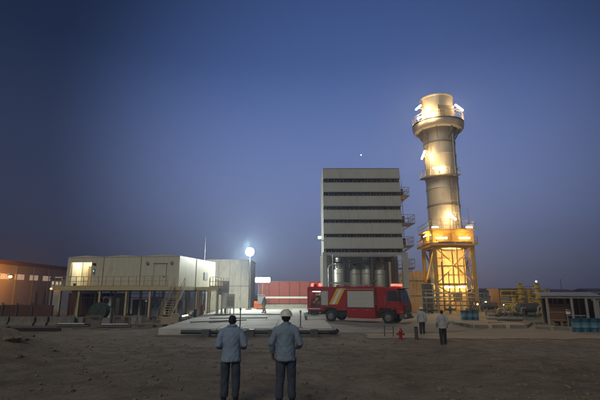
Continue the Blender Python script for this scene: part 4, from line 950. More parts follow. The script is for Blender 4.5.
# ------------------------------------------------------------------ hydrant and bollards at the road edge
Y = 25.3
t = thing('fire_hydrant', 'small dark red standpipe hydrant on the ground before the fire engine', 'hydrant', (Xu(398.5,Y),Y,gz(Xu(398.5,Y),Y)-0.02))
MB().lathe([(0.15,0),(0.15,0.05),(0.09,0.08),(0.09,0.42),(0.13,0.44),(0.13,0.5),(0.10,0.58),(0.05,0.64),(0.03,0.7)],(0,0,0),18).build('barrel','red',t,smooth=True)
for s_ in (-1,1):
    c_ = cyl((0.08*s_,0,0.34),(0.2*s_,0,0.34),0.055,12).build('outlet','red',t); cyl((0.2*s_,0,0.34),(0.23*s_,0,0.34),0.065,8).build('cap','steel',c_)
for u, Y, h_, lab in ((414,25.4,0.72,'dark steel bollard right of the small red hydrant'),(383,27.2,0.62,'thin dark stake left of the small red hydrant'),(391.5,27.0,0.60,'thin dark stake nearest the small red hydrant')):
    x = Xu(u,Y); t = thing('bollard' if h_ > 0.7 else 'stake', lab, 'bollard' if h_ > 0.7 else 'stake', (x,Y,gz(x,Y)-0.02))
    r_ = 0.10 if h_ > 0.7 else 0.03
    cyl((0,0,0),(0,0,h_),r_,12).build('shaft','steel',t,smooth=True); MB().lathe([(r_+0.01,h_-0.03),(r_+0.01,h_),(r_*0.6,h_+0.03),(0.0,h_+0.04)],(0,0,0),12,False).build('cap','black',t,smooth=True)
B_ = thing('chain_rail', 'thin rail joining the two stakes beside the hydrant', 'rail', (Xu(383,27.2),27.1,0))
MB().tube([(0,0.06,0.45),(0.25,0.03,0.40),(0.5,0.0,0.44)],0.012,6).build('chain','steel',B_)

# ------------------------------------------------------------------ drums
def drum_proto(name, lab, group):
    t = thing(name, lab, 'drum', (0,0,0), 0, group)
    MB().lathe([(0.285,0),(0.30,0.02),(0.285,0.05),(0.285,0.28)],(0,0,0),20,True).build('lower_shell','blue',t,smooth=True)
    MB().lathe([(0.285,0.281),(0.30,0.30),(0.287,0.32),(0.287,0.58),(0.30,0.60),(0.285,0.62)],(0,0,0),20,False).build('middle_band','bluepale',t,smooth=True)
    MB().lathe([(0.285,0.621),(0.285,0.86),(0.30,0.885),(0.27,0.885),(0.27,0.865),(0.0,0.866)],(0,0,0),20,False).build('upper_shell','blue',t,smooth=True)
    cyl((0.14,0.05,0.866),(0.14,0.05,0.89),0.035,8).build('bung','galv',t)
    return t
d = drum_proto('oil_drum', 'x', 'blue drums before the yellow tower')
labs = ['leftmost blue drum before the yellow tower','second blue drum from the left before the yellow tower','blue drum right end of the row before the yellow tower']
Y = 43.5
for i, u in enumerate((462,467.8,473.4)):
    o = d if i == 0 else copy_tree(d)
    o.location = (Xu(u,Y),Y+rnd.uniform(-0.1,0.1),0.03); o.rotation_euler.z = rnd.uniform(0,6); o['label'] = labs[i]
labs = ['leftmost blue drum before the open shed','second blue drum from the left before the open shed','middle blue drum in the row before the open shed','fourth blue drum from the left before the open shed','rightmost blue drum before the open shed at the frame edge']
Y = 30.2
for i, u in enumerate((572.5,580.6,588.8,597,606)):
    o = copy_tree(d); o.location = (Xu(u,Y),Y+rnd.uniform(-0.08,0.08),0.022); o.rotation_euler.z = rnd.uniform(0,6); o['label'] = labs[i]; o['group'] = 'blue drums before the shed'

# kerb islands on the right
kb = bpy.data.objects.new('kerb', None); COL.objects.link(kb); tag(kb, kind='structure')
km = MB().cbox(-0.48,0.48,-0.12,0.12,-0.05,0.26,0.03).mesh('kerb_stone','block')
def kerbrow(pts):
    for (xa, ya), (xb_, yb) in zip(pts[:-1], pts[1:]):
        d_ = math.hypot(xb_-xa, yb-ya); n_ = max(1, int(d_/0.99)); a = math.atan2(yb-ya, xb_-xa)
        for k in range(n_): inst(km,'kerb_stone',kb,(xa+(xb_-xa)*(k+0.5)/n_, ya+(yb-ya)*(k+0.5)/n_, rnd.uniform(-0.02,0.02)),a+rnd.uniform(-0.012,0.012))
kerbrow([(Xu(447,38.5),38.5),(Xu(470,33.6),33.6),(Xu(522,33.4),33.4),(Xu(528,37),37),(Xu(541,37.5),37.5)])
kerbrow([(Xu(530,32.6),32.6),(Xu(566,31.4),31.4),(Xu(610,29.4),29.4)])

# ------------------------------------------------------------------ right hand sheds
def shed(name, lab, x0_, x1_, y0_, y1_, zf, zb2, posts_, roofm, rz_=0.0):
    t = thing(name, lab, 'shed', (x0_, y0_, 0), rz_)
    ww, dd = x1_-x0_, y1_-y0_
    n_ = 6
    for k in range(n_):
        a, b = -0.45+(ww+0.9)*k/n_+0.01, -0.45+(ww+0.9)*(k+1)/n_-0.01
        MB().prism([(-0.6,zf),(dd+0.3,zb2),(dd+0.3,zb2+0.07),(-0.6,zf+0.07)],'x',a,b).build('roof_sheet',roofm,t)
    B(-0.4,ww+0.4,-0.5,-0.38,zf-0.16,zf-0.005).build('fascia_beam','shedgrey',t)
    for p in posts_:
        B(p-0.08,p+0.08,-0.48,-0.32,0,zf-0.165).build('post','shedgrey',t)
        B(p-0.07,p+0.07,dd-0.1,dd+0.04,0,zb2-0.06).build('post','shedgrey',t)
    for k in range(8):
        a, b = ww*k/8+0.01, ww*(k+1)/8-0.01
        B(a,b,dd+0.05,dd+0.1,0.1,zb2-0.1).build('back_sheet','brown',t)
    return t
SYD = 35.6
sx0_, sx1_ = Xu(545,SYD), Xu(589,SYD)-0.35
sh = shed('open_shed', 'open fronted shed with a pale sheet roof on grey posts at right', sx0_, sx1_, SYD, SYD+2.4, Zv(296.2,SYD-0.6), Zv(294.5,SYD-0.6)+0.12, [0,(Xu(566,SYD)-sx0_),(Xu(578,SYD)-sx0_),sx1_-sx0_], 'shedroof', R(-22))
shed('far_shed', 'low green grey roofed shed at the right frame edge', Xu(592,40), Xu(640,40), 40, 44, Zv(299,39.4), Zv(296.5,39.4), [0.1, 3.5], 'green')
t = thing('machine_crate', 'large dark brown crate standing inside the open shed', 'crate', ((Xu(557,36.2)),36.2,0), R(-22))
B(-0.75,0.75,-0.5,0.5,0.35,1.75).build('box','brown',t)
for z in (0.42,1.02,1.62): B(-0.78,0.78,-0.54,-0.502,z,z+0.1).build('batten','wood',t)
for x in (-0.6,0,0.6): B(x-0.08,x+0.08,-0.5,0.5,0,0.348).build('skid','wood',t)
t = thing('work_bench', 'grey work bench under the roof of the open shed', 'bench', (Xu(574,35.2),35.2,0), R(-22))
B(-0.8,0.8,-0.35,0.35,0.82,0.88).build('top','shedgrey',t)
for x in (-0.72,0.72):
    for y in (-0.28,0.28): B(x-0.03,x+0.03,y-0.03,y+0.03,0,0.82).build('leg','shedgrey',t)
t = thing('grinder', 'small pale machine with a round head in the open shed', 'machine', (Xu(565.5,35.3),35.3,0), R(-22))
cyl((0,0,0),(0,0,0.95),0.07,10).build('pedestal','steel',t); B(-0.15,0.15,-0.12,0.12,0.95,1.2).build('housing','white',t); MB().lathe([(0.15,-0.03),(0.15,0.03)],(0,-0.16,1.3),14).build('guard','galv',t)
t = thing('aerial_mast', 'thin dark mast rising behind the open shed', 'mast', (Xu(562,46),46,0))
cyl((0,0,0),(0,0,Zv(279,46)),0.05,8,0.03).build('pole','steel',t); B(-0.2,0.2,-0.2,0.2,0,0.25).build('footing','block',t)

# ------------------------------------------------------------------ gas skid with yellow columns
def ycol(lab, u, Y, v, w_=0.5):
    z = Zv(v,Y); t = thing('scrubber_vessel', lab, 'vessel', (Xu(u,Y),Y,0), 0, 'yellow columns of the gas skid')
    MB().lathe([(w_*0.75,0),(w_*0.75,0.25),(w_,0.3),(w_,z*0.45),(w_*1.25,z*0.46),(w_*1.25,z*0.49),(w_*0.75,z*0.5),(w_*0.75,z-0.5),(w_*1.1,z-0.48),(w_*1.1,z-0.38),(w_*0.7,z-0.36),(w_*0.7,z)],(0,0,0),20).build('vessel','yellowpipe',t,smooth=True)
    for zz in (1.2,z*0.55,z-1.0): MB().lathe([(w_,zz-0.06),(w_+0.07,zz-0.05),(w_+0.07,zz+0.05),(w_,zz+0.06)],(0,0,0),20,False).build('flange','yellowpipe',t)
    cyl((0,-w_,z*0.6),(0,-w_-0.3,z*0.6),0.13,10).build('nozzle','yellowpipe',t); MB().lathe([(w_,0.0),(w_,0.08)],(0,0,z+0.002),12).build('cap','yellowpipe',t)
    MB().tube([(w_*0.8,0,z-0.7),(w_+0.4,0,z-0.7),(w_+0.5,0,z-0.9),(w_+0.5,0,0.3)],0.09,8).build('downpipe','yellowpipe',t,smooth=True)
    return t
c1 = ycol('yellow column left of the pair behind the open shed', 520.5, 50, 284, 0.32)
c2 = ycol('yellow column with a lamp on top behind the open shed', 537.5, 49, 284, 0.34)
ycol('slim yellow column standing between the two taller ones', 529, 50.2, 289, 0.24)
ycol('short yellow column left of the taller yellow pair', 513.5, 48.5, 298, 0.26)
MB().lathe([(0.0,-0.1),(0.1,0),(0.0,0.1)],(0,0,Zv(281.5,49)),10,False).build('top_lamp','e_small',c2)
t = thing('pipe_rack', 'grey pipe rack frame between the yellow columns', 'pipe rack', (0,51,0))
zz = Zv(286,51)
for u in (522,530,536,546,549): B(Xu(u,51)-0.08,Xu(u,51)+0.08,-0.08,0.08,0,Zv({522:287,530:290,536:286,546:288,549:288}[u],51)).build('post','shedgrey',t)
for v, ua, ub in ((286.5,522,537),(288.5,545,550),(293,516,548),(299,505,540),(306,500,545)): B(Xu(ua,51),Xu(ub,51),-0.1,0.1,Zv(v,51)-0.07,Zv(v,51)+0.07).build('beam','shedgrey',t)
MB().bar((Xu(523,51),0.14,Zv(299,51)),(Xu(536,51),0.14,Zv(287,51)),0.1).build('brace','shedgrey',t)
for k, v in enumerate((291,296,302)): cyl((Xu(503,51),0.3+k*0.25,Zv(v,51)),(Xu(548,51),0.3+k*0.25,Zv(v,51)),0.11,10).build('pipe','yellowpipe',t,smooth=True)
# dark skid building, tanks and pumps left of it
t = thing('skid_cabin', 'dark flat roofed skid cabin right of the yellow tower', 'cabin', (Xu(499,56),56,0))
B(0,4.2,0,3,0.2,Zv(290,56)).build('wall','brown',t); B(-0.15,4.35,-0.2,3.2,Zv(290,56)+0.004,Zv(288.5,56)).build('roof','hallroof',t); B(0.3,1.2,-0.05,-0.003,0.25,2.3).build('door','galv',t); B(1.9,3.4,-0.04,-0.003,1.3,2.2).build('window','glass',t)
for x in (0.1,1.5,3.0,4.1): B(x-0.07,x+0.07,-0.3,-0.21,0,Zv(289.5,56)).build('post','shedgrey',t)
for x in (0.3, 2.1, 3.9): B(x-0.15,x+0.15,0.1,2.9,0,0.196).build('skid','block',t)
for i, (u, Y, r_, ln, m, lab) in enumerate(((489,53,0.42,1.5,'steel','grey horizontal vessel right of the yellow tower'),(512,49,0.40,1.7,'yellowpipe','short yellow horizontal vessel before the skid cabin'),(526,46,0.5,2.2,'steel','grey horizontal vessel before the yellow columns'))):  # dark steel carries the weaker light on this side in its colour
    t = thing('pressure_vessel', lab, 'vessel', (Xu(u,Y),Y,0), rnd.uniform(-0.2,0.2), 'vessels of the gas skid')
    prf = [(0.02,-ln/2-r_*0.5),(r_*0.6,-ln/2-r_*0.38),(r_,-ln/2),(r_,ln/2),(r_*0.6,ln/2+r_*0.38),(0.02,ln/2+r_*0.5)]
    ve = MB().lathe(prf,(0,0,0),20,False); ve.v = [(p[2],p[1],p[0]+1.1) for p in ve.v]; ve.build('shell',m,t,smooth=True)
    for x in (-ln/3,ln/3): B(x-0.1,x+0.1,-r_*0.8,r_*0.8,0,1.1-r_*0.6).build('saddle','block',t)
    cyl((0,0,1.1+r_-0.02),(0,0,1.75+r_),0.07,8).build('nozzle',m,t); MB().lathe([(0.2,-0.03),(0.2,0.03)],(0,0,1.8+r_),12).build('hand_wheel','rust',t)
for i, (u, Y, v, lab) in enumerate(((485,55,303,'low orange lamp on a stub post right of the yellow tower'),(503,53,306,'low orange lamp on a stub post before the skid cabin'),(476.5,56.5,305,'low orange lamp beside the right foot of the yellow tower'))):
    z = Zv(v,Y); t = thing('stub_lamp', lab, 'lamp', (Xu(u,Y),Y,0), 0, 'low orange lamps')
    cyl((0,0,0),(0,0,z),0.04,8).build('post','steel',t); B(-0.14,0.14,-0.1,0.1,z+0.18,z+0.22).build('cover','steel',t)
    MB().lathe([(0.05,0),(0.09,0.05),(0.09,0.12),(0.04,0.178)],(0,0,z),10).build('bulb','e_warm',t,smooth=True)
# small valves, crates in the dark plant strip
for i, u in enumerate((492,499,507,516,524,532)):
    Y = 44+(i*37 % 5)*0.8
    t = thing('pump_skid', ['pump skid nearest the blue drums','second pump skid from the blue drums','third pump skid from the blue drums','fourth pump skid from the blue drums','fifth pump skid from the blue drums','pump skid nearest the open shed'][i], 'pump', (Xu(u,Y),Y,0), rnd.uniform(-0.5,0.5), 'pump skids in the plant strip')
    B(-0.7,0.7,-0.35,0.35,0,0.16).build('base','block',t); s_ = rnd.uniform(0.7,1.2)
    cyl((-0.6,0,0.5),(0.05,0,0.5),0.24*s_,14).build('motor','green' if i % 2 else 'shedgrey',t,smooth=True)
    MB().lathe([(0.12,-0.2),(0.3,-0.1),(0.3,0.1),(0.12,0.2)],(0.38,0,0.5),16).build('casing','steel',t,smooth=True)
    MB().tube([(0.38,0,0.6),(0.38,0,1.3*s_),(0.5,0,1.45*s_),(0.9,0,1.45*s_)],0.08,8).build('pipe','shedgrey' if i % 2 else 'yellowpipe',t,smooth=True)

# far low buildings along the horizon on the right
for i, (ua, ub, v, Y) in enumerate(((480,500,291,150),(552,575,291.5,170),(588,625,290.5,180))):
    t = thing('distant_building', ['far dark low building just right of the yellow tower','far dark low building behind the open shed','far dark low building at the right frame edge'][i], 'building', (Xu(ua,Y),Y,0), 0, 'far buildings on the horizon')
    ww = Xu(ub,Y)-Xu(ua,Y); h_ = Zv(v,Y); B(0,ww,0,10,0,h_).build('wall','block',t); MB().prism([(-0.5,h_+0.01),(5,h_+0.9),(10.5,h_+0.01)],'x',-0.3,ww+0.3).build('roof','hallroof',t)
    for k in range(5): B(ww*(k+0.3)/5,ww*(k+0.7)/5,-0.05,-0.003,h_*0.35,h_*0.7).build('window','glass',t)

# ------------------------------------------------------------------ big hall on the far left
HX = -60.5
hall = thing('workshop_hall', 'long workshop hall with a dark roof and a window row at far left', 'hall', (HX, 0, 0))
hy0, hy1 = 70, 128; he = 2.6+(293-267.5)*111/438
he = Zv(266.5, 96)
B(-22,0,hy0,hy1,0,he-0.004).build('wall','hallwall',hall)
MB().prism([(-23,he),(1.0,he),(1.0,he+0.75),(-11,he+1.0),(-23,he+0.75)],'y',hy0-1,hy1+1).build('roof','hallroof',hall)
k = 0
y = 72.0
while y < 126:
    wn = B(0.004,0.12,y,y+3.3,he-3.05,he-1.75).build('window','seam',hall)
    for q in range(3): B(0.122,0.14,y+0.1+q*1.05,y+1.08+q*1.05,he-2.97,he-1.83).build('pane','hallglass',wn)
    y += 5.0
for yy in range(74,127,6): B(0.004,0.2,yy+0.3,yy+0.6,0,he-0.2).build('pilaster','hallwall',hall)
B(0.004,0.1,100,104,0,4.2).build('roller_door','seam',hall)
# sodium street lamp
SYL = 84.0
sx_ = Xu(8,SYL)
sl_ = thing('street_lamp', 'glowing orange sodium lamp on a pole before the workshop hall', 'street lamp', (sx_-2.0, SYL, 0))
zz = Zv(277,SYL)
cyl((0,0,0),(0,0,zz+0.5),0.11,10,0.07).build('pole','steel',sl_,smooth=True); MB().tube([(0,0,zz+0.5),(0.5,0,zz+0.75),(1.6,0,zz+0.5)],0.05,8).build('arm','steel',sl_,smooth=True)
hd = MB().cbox(1.5,2.45,-0.18,0.18,zz+0.22,zz+0.45,0.05).build('lamp_head','steel',sl_)
MB().lathe([(0.02,-0.16),(0.18,-0.1),(0.26,0.02),(0.25,0.2)],(2.0,0,zz),16,False).build('lamp_glass','e_sod',hd,smooth=True)
light('sodium_source','POINT',(2.0,-0.1,zz-0.45),2500,(1.0,0.33,0.04),sl_,0.2)
# gate cabin and yard wall below the hall
t = thing('gate_cabin', 'small lit cabin between the workshop hall and the cream building', 'cabin', (Xu(50,70),70,0))
w2 = Xu(62,70)-Xu(50,70)
B(0,w2,0,3,0,Zv(279,70)).build('wall','hallwall',t); B(-0.2,w2+0.2,-0.3,3.2,Zv(279,70)+0.004,Zv(278,70)).build('roof','hallroof',t)
for q in range(3): 
    wf = B(0.12+q*0.62,0.58+q*0.62,-0.05,-0.003,Zv(285,70),Zv(281,70)).build('window','seam',t); B(0.16+q*0.62,0.54+q*0.62,-0.07,-0.052,Zv(284.6,70),Zv(281.4,70)).build('pane','hallglass',wf)
B(0.2,w2-0.2,-0.5,-0.05,Zv(289.5,70),Zv(288.0,70)).build('canopy_lamp','e_canopy',t)
t = thing('yard_fence', 'low dark brown panel fence below the workshop hall', 'fence', (0,0,0))
for k in range(9):
    ya = 52-k*0.9; xa = -44+k*2.1
    B(xa,xa+2.06,ya,ya+0.18,0,1.35+rnd.uniform(-0.08,0.08)).build('panel','rust',t); B(xa-0.08,xa+0.08,ya-0.08,ya,0,1.6).build('post','steel',t)
for i, (u, Y, v) in enumerate(((36.5,46,293),(44.5,46.5,292),(52,47,291))):
    t = thing('fence_post', ['leftmost bare post beside the rusty container','middle bare post beside the rusty container','bare post nearest the rusty container'][i], 'post', (Xu(u,Y),Y,0), 0, 'bare posts by the yard fence')
    B(-0.08,0.08,-0.08,0.08,0,Zv(v,Y)).build('shaft','steel',t); B(-0.1,0.1,-0.1,0.1,Zv(v,Y)+0.002,Zv(v,Y)+0.05).build('cap','steel',t)

# ------------------------------------------------------------------ foreground clutter on the left
blk = MB().prism([(-0.30,0),(0.30,0),(0.27,0.18),(0.12,0.32),(0.09,0.72),(-0.09,0.72),(-0.12,0.32),(-0.27,0.18)],'x',-0.72,0.72).mesh('barrier_block','block')
us = [4,17,30,43,56,69]
for i, u in enumerate(us):
    Y = 36.5+0.15*math.sin(i*2.1); x = Xu(u,Y)
    o = bpy.data.objects.new('concrete_barrier', blk); COL.objects.link(o); o.location = (x,Y,gz(x,Y)-0.02); o.rotation_euler = (0,0,rnd.uniform(-0.08,0.08))
    tag(o, ['leftmost concrete barrier of the row behind the dirt mound','second concrete barrier from the left frame edge','third concrete barrier from the left frame edge','fourth concrete barrier from the left frame edge','fifth concrete barrier from the left frame edge','rightmost concrete barrier of the row before the rusty container'][i],'barrier','concrete barriers on the left')
def trestle(lab, u, Y, rz):
    x = Xu(u,Y); t = thing('trestle', lab, 'trestle', (x,Y,gz(x,Y)-0.01), rz, 'trestles before the platform')
    B(-0.6,0.6,-0.05,0.05,0.72,0.84).build('top_beam','wood',t)
    for s_ in (-0.5,0.5):
        for q in (-1,1): MB().bar((s_,q*0.28,0),(s_,q*0.03,0.76),0.06).build('leg','wood',t)
        MB().bar((s_,-0.19,0.3),(s_,0.19,0.3),0.04).build('stay','wood',t)
trestle('wooden trestle nearest the cable reel', 123, 35.5, 0.1); trestle('wooden trestle right of the cable reel nearest the concrete pad', 133, 35.2, -0.15)
trestle('wooden trestle left of the cable reel', 96, 35.8, 0.3)
def pallet(lab, u, Y, rz, n_=1, z=0):
    x = Xu(u,Y); t = thing('pallet', lab, 'pallet', (x,Y,gz(x,Y)+z), rz, 'pallets before the platform')
    for k in range(7): B(-0.6,0.6,-0.5+k*0.15,-0.5+k*0.15+0.11,0.12,0.142).build('board','wood',t)
    for y in (-0.45,0,0.45): B(-0.6,0.6,y-0.045,y+0.045,0.022,0.118).build('bearer','wood',t)
    for y in (-0.45,0,0.45): B(-0.6,0.6,y-0.05,y+0.05,0,0.02).build('board','wood',t)
pallet('wooden pallet lying flat left of the concrete pad', 148, 34.5, 0.2); pallet('wooden pallet on top of another left of the concrete pad', 148, 34.5, 0.35, z=0.145)
pallet('wooden pallet lying beside the stacked pallets', 160, 35.5, -0.1)
for i, (u, Y, s_) in enumerate(((140,37,(0.9,0.6,0.7)),(168,36.5,(0.8,0.6,0.6)),(110,37.4,(0.7,0.5,0.5)),(82,37,(1.0,0.7,0.55)),(176,38.5,(0.7,0.6,0.8)))):
    x = Xu(u,Y); t = thing('equipment_crate', ['grey crate behind the right wooden trestle','tan crate at the left corner of the concrete pad','small grey crate behind the cable reel','low grey crate right of the barrier row','tan crate at the foot of the platform corner'][i], 'crate', (x,Y,gz(x,Y)), rnd.uniform(-0.3,0.3), 'crates before the platform')
    mm = 'tan' if i in (1,4) else 'shedgrey'; a, b, c = s_
    MB().cbox(-a/2,a/2,-b/2,b/2,0.06,c,0.02).build('box',mm,t); B(-a/2-0.015,a/2+0.015,-b/2-0.015,b/2+0.015,c+0.002,c+0.05).build('lid',mm,t)
    for xx in (-a/3,a/3): B(xx-0.05,xx+0.05,-b/2,b/2,0,0.058).build('runner','wood',t)
for i, (u, Y, n_, lab) in enumerate(((76,34.6,5,'stack of grey pipes lying right of the barrier row'),(118,34.0,4,'stack of grey pipes lying before the wooden trestles'),(508,42.0,4,'stack of grey pipes behind the kerb island'))):
    x = Xu(u,Y); t = thing('pipe_stack', lab, 'pipes', (x,Y,gz(x,Y)), rnd.uniform(-0.25,0.25), 'stacks of loose pipes')
    for k in range(n_): cyl((-1.2+rnd.uniform(-0.2,0.2),(k%3)*0.2,0.08+0.17*(k//3)),(1.1+rnd.uniform(-0.2,0.2),(k%3)*0.2+0.02,0.08+0.17*(k//3)),0.08,10).build('pipe','galv' if k % 2 else 'steel',t,smooth=True)
for i, (u, Y, rz_, ln, lab) in enumerate(((90,33.2,0.5,1.9,'loose plank on the dirt before the cable reel'),(103,32.4,-0.3,1.4,'short loose plank on the dirt below the cable reel'),(138,32.8,0.15,2.2,'long loose plank on the dirt left of the pad corner'),
        (492,39.5,0.4,1.7,'loose plank lying on the kerb island'),(551,33.8,-0.2,1.5,'loose plank lying before the open shed'))):
    x = Xu(u,Y); t = thing('scrap_plank', lab, 'plank', (x,Y,gz(x,Y)), rz_, 'loose planks')
    B(-ln/2,ln/2,-0.1,0.1,0.012,0.05).build('board','wood',t); B(-ln/2+0.1,-ln/2+0.18,-0.1,0.1,0.052,0.09).build('cleat','wood',t)
t = thing('trench_shadow_strip', 'long black strip in place of the trench shadow below the concrete barriers', 'shadow strip', (Xu(45,31),31,gz(Xu(45,31),31)))
mb = MB(); mb.box(-2.2,1.4,-0.12,0.12,0.0,0.03); mb.box(-2.2,1.4,-0.12,-0.09,0.03,0.22); mb.box(-2.2,1.4,0.09,0.12,0.03,0.22); mb.build('channel','black',t)  # black trough shaped to give the dark of a trench shadow
B(-2.23,-2.2,-0.13,0.13,0,0.24).build('end_plate','steel',t)
t = thing('strip_lamp', 'short bright strip lamp lying on the left of the concrete pad', 'lamp', (Xu(185.5,39.5),39.5,PADZ))
B(-0.2,0.2,-0.1,0.1,0,0.1).build('base','steel',t); MB().bar((-0.1,-0.1,0.18),(0.75,0.0,0.34),0.12,0.1).build('housing','lamp_body',t); MB().bar((-0.12,-0.17,0.19),(0.35,-0.12,0.28),0.08,0.09).build('tube','e_small',t)
# rocks on the mound and gravel scattered over the dirt
def rock_mesh(seed, n=2):
    bm = bmesh.new(); bmesh.ops.create_icosphere(bm, subdivisions=n, radius=1.0); r_ = random.Random(seed); o = Vector((r_.uniform(0,9),r_.uniform(0,9),r_.uniform(0,9)))
    for v in bm.verts: v.co *= 0.75+0.5*noise.noise(v.co*1.1+o)+0.18*noise.noise(v.co*3+o); v.co.z *= 0.7
    me = bpy.data.meshes.new('rock'); bm.to_mesh(me); bm.free(); me.materials.append(M['rock']); return me
rms = [rock_mesh(s) for s in range(6)]
for i, (u, v, Y, s_, lab) in enumerate(((18.5,330,17.0,0.32,'largest pale rock on the dirt mound at lower left'),(9.5,324,19.0,0.22,'pale rock on the crest of the dirt mound'),(32,331,17.6,0.13,'small rock right of the largest mound rock'),
        (38,327,19.5,0.12,'small rock on the right shoulder of the mound'),(61,337,17.5,0.12,'lone small rock below the right foot of the mound'),(25,333,16.0,0.16,'dark rock just below the largest mound rock'))):
    x = Xu(u,Y); o = bpy.data.objects.new('rock', rms[i]); COL.objects.link(o); o.location = (x,Y,gz(x,Y)+s_*0.25); o.scale = (s_*1.2,s_,s_); o.rotation_euler = (rnd.uniform(-0.3,0.3),rnd.uniform(-0.3,0.3),rnd.uniform(0,6))
    tag(o, lab, 'rock', 'rocks on the dirt mound')
gv = MB(); pr = random.Random(5)
ico = bmesh.new(); bmesh.ops.create_icosphere(ico, subdivisions=1, radius=1.0); iv = [v.co.copy() for v in ico.verts]; ifc = [tuple(v.index for v in f.verts) for f in ico.faces]; ico.free()
for k in range(5200):
    y = 5+21*pr.random()**1.2; x = pr.uniform(-1,1)*(y*0.78+1); s_ = 0.010+0.075*pr.random()**6; z = gz(x,y)
    c_ = Vector((x,y,z+s_*0.2)); ph = pr.uniform(0,6); ex, ey, ez = pr.uniform(0.8,1.5), pr.uniform(0.7,1.2), pr.uniform(0.5,0.9)
    gv.add([(c_.x+s_*(ex*p.x*math.cos(ph)-ey*p.y*math.sin(ph)), c_.y+s_*(ex*p.x*math.sin(ph)+ey*p.y*math.cos(ph)), c_.z+s_*ez*p.z) for p in iv], ifc)
o = gv.build('gravel','rock'); tag(o,'loose gravel and clods scattered over the near dirt','gravel',kind='stuff')

# evening star
o = MB().lathe([(0.01,-5.0),(3.5,-3.5),(5.0,0),(3.5,3.5),(0.01,5.0)],(0,0,0),14,False).build('star','e_star',None,(Xu(361,3000,Zv(155,3000)),3000,Zv(155,3000)),0,True)
tag(o,'bright evening star in the blue dusk sky above the filter house','star')

# ------------------------------------------------------------------ people
def fuse(mb, name, m, voxel, smooth_it, parent, fold=0.0, sd=0.0):
    o = mb.build(name, m, None, smooth=False)
    r_ = o.modifiers.new('r','REMESH'); r_.mode = 'VOXEL'; r_.voxel_size = voxel; r_.use_smooth_shade = True
    s_ = o.modifiers.new('s','SMOOTH'); s_.factor = 0.5; s_.iterations = smooth_it
    dg = bpy.context.evaluated_depsgraph_get(); me = bpy.data.meshes.new_from_object(o.evaluated_get(dg))
    old = o.data; o.modifiers.clear(); o.data = me; bpy.data.meshes.remove(old); me.name = name
    if fold:
        nn = [(v.co.copy(), v.normal.copy()) for v in me.vertices]
        for v, (c0, n0) in zip(me.vertices, nn):
            q = 0.8*noise.noise((c0.x*5+sd, c0.y*5, c0.z*8+abs(c0.x)*9)) + 0.3*noise.noise((c0.x*11, c0.y*11+sd, c0.z*15-abs(c0.x)*14))
            v.co = c0 + n0*fold*(q+0.45)
    me.polygons.foreach_set('use_smooth',[True]*len(me.polygons)); o.parent = parent
    return o
def rings(mb, rs, n=20):                              # elliptical rings (x, y, z, rx, ry) lofted and capped
    vs = []; fs = []
    for (x,y,z,rx,ry) in rs:
        for k in range(n):
            a = 2*math.pi*k/n; vs.append((x+rx*math.cos(a),y+ry*math.sin(a),z))
    for i in range(len(rs)-1):
        for k in range(n):
            j = (k+1)%n; fs.append((i*n+k,i*n+j,(i+1)*n+j,(i+1)*n+k))
    fs.append(tuple(range(n-1,-1,-1))); o = (len(rs)-1)*n; fs.append(tuple(range(o,o+n)))
    mb.add(vs,fs)
def sub(a, b, t): return tuple(a[i]+(b[i]-a[i])*t for i in range(3))
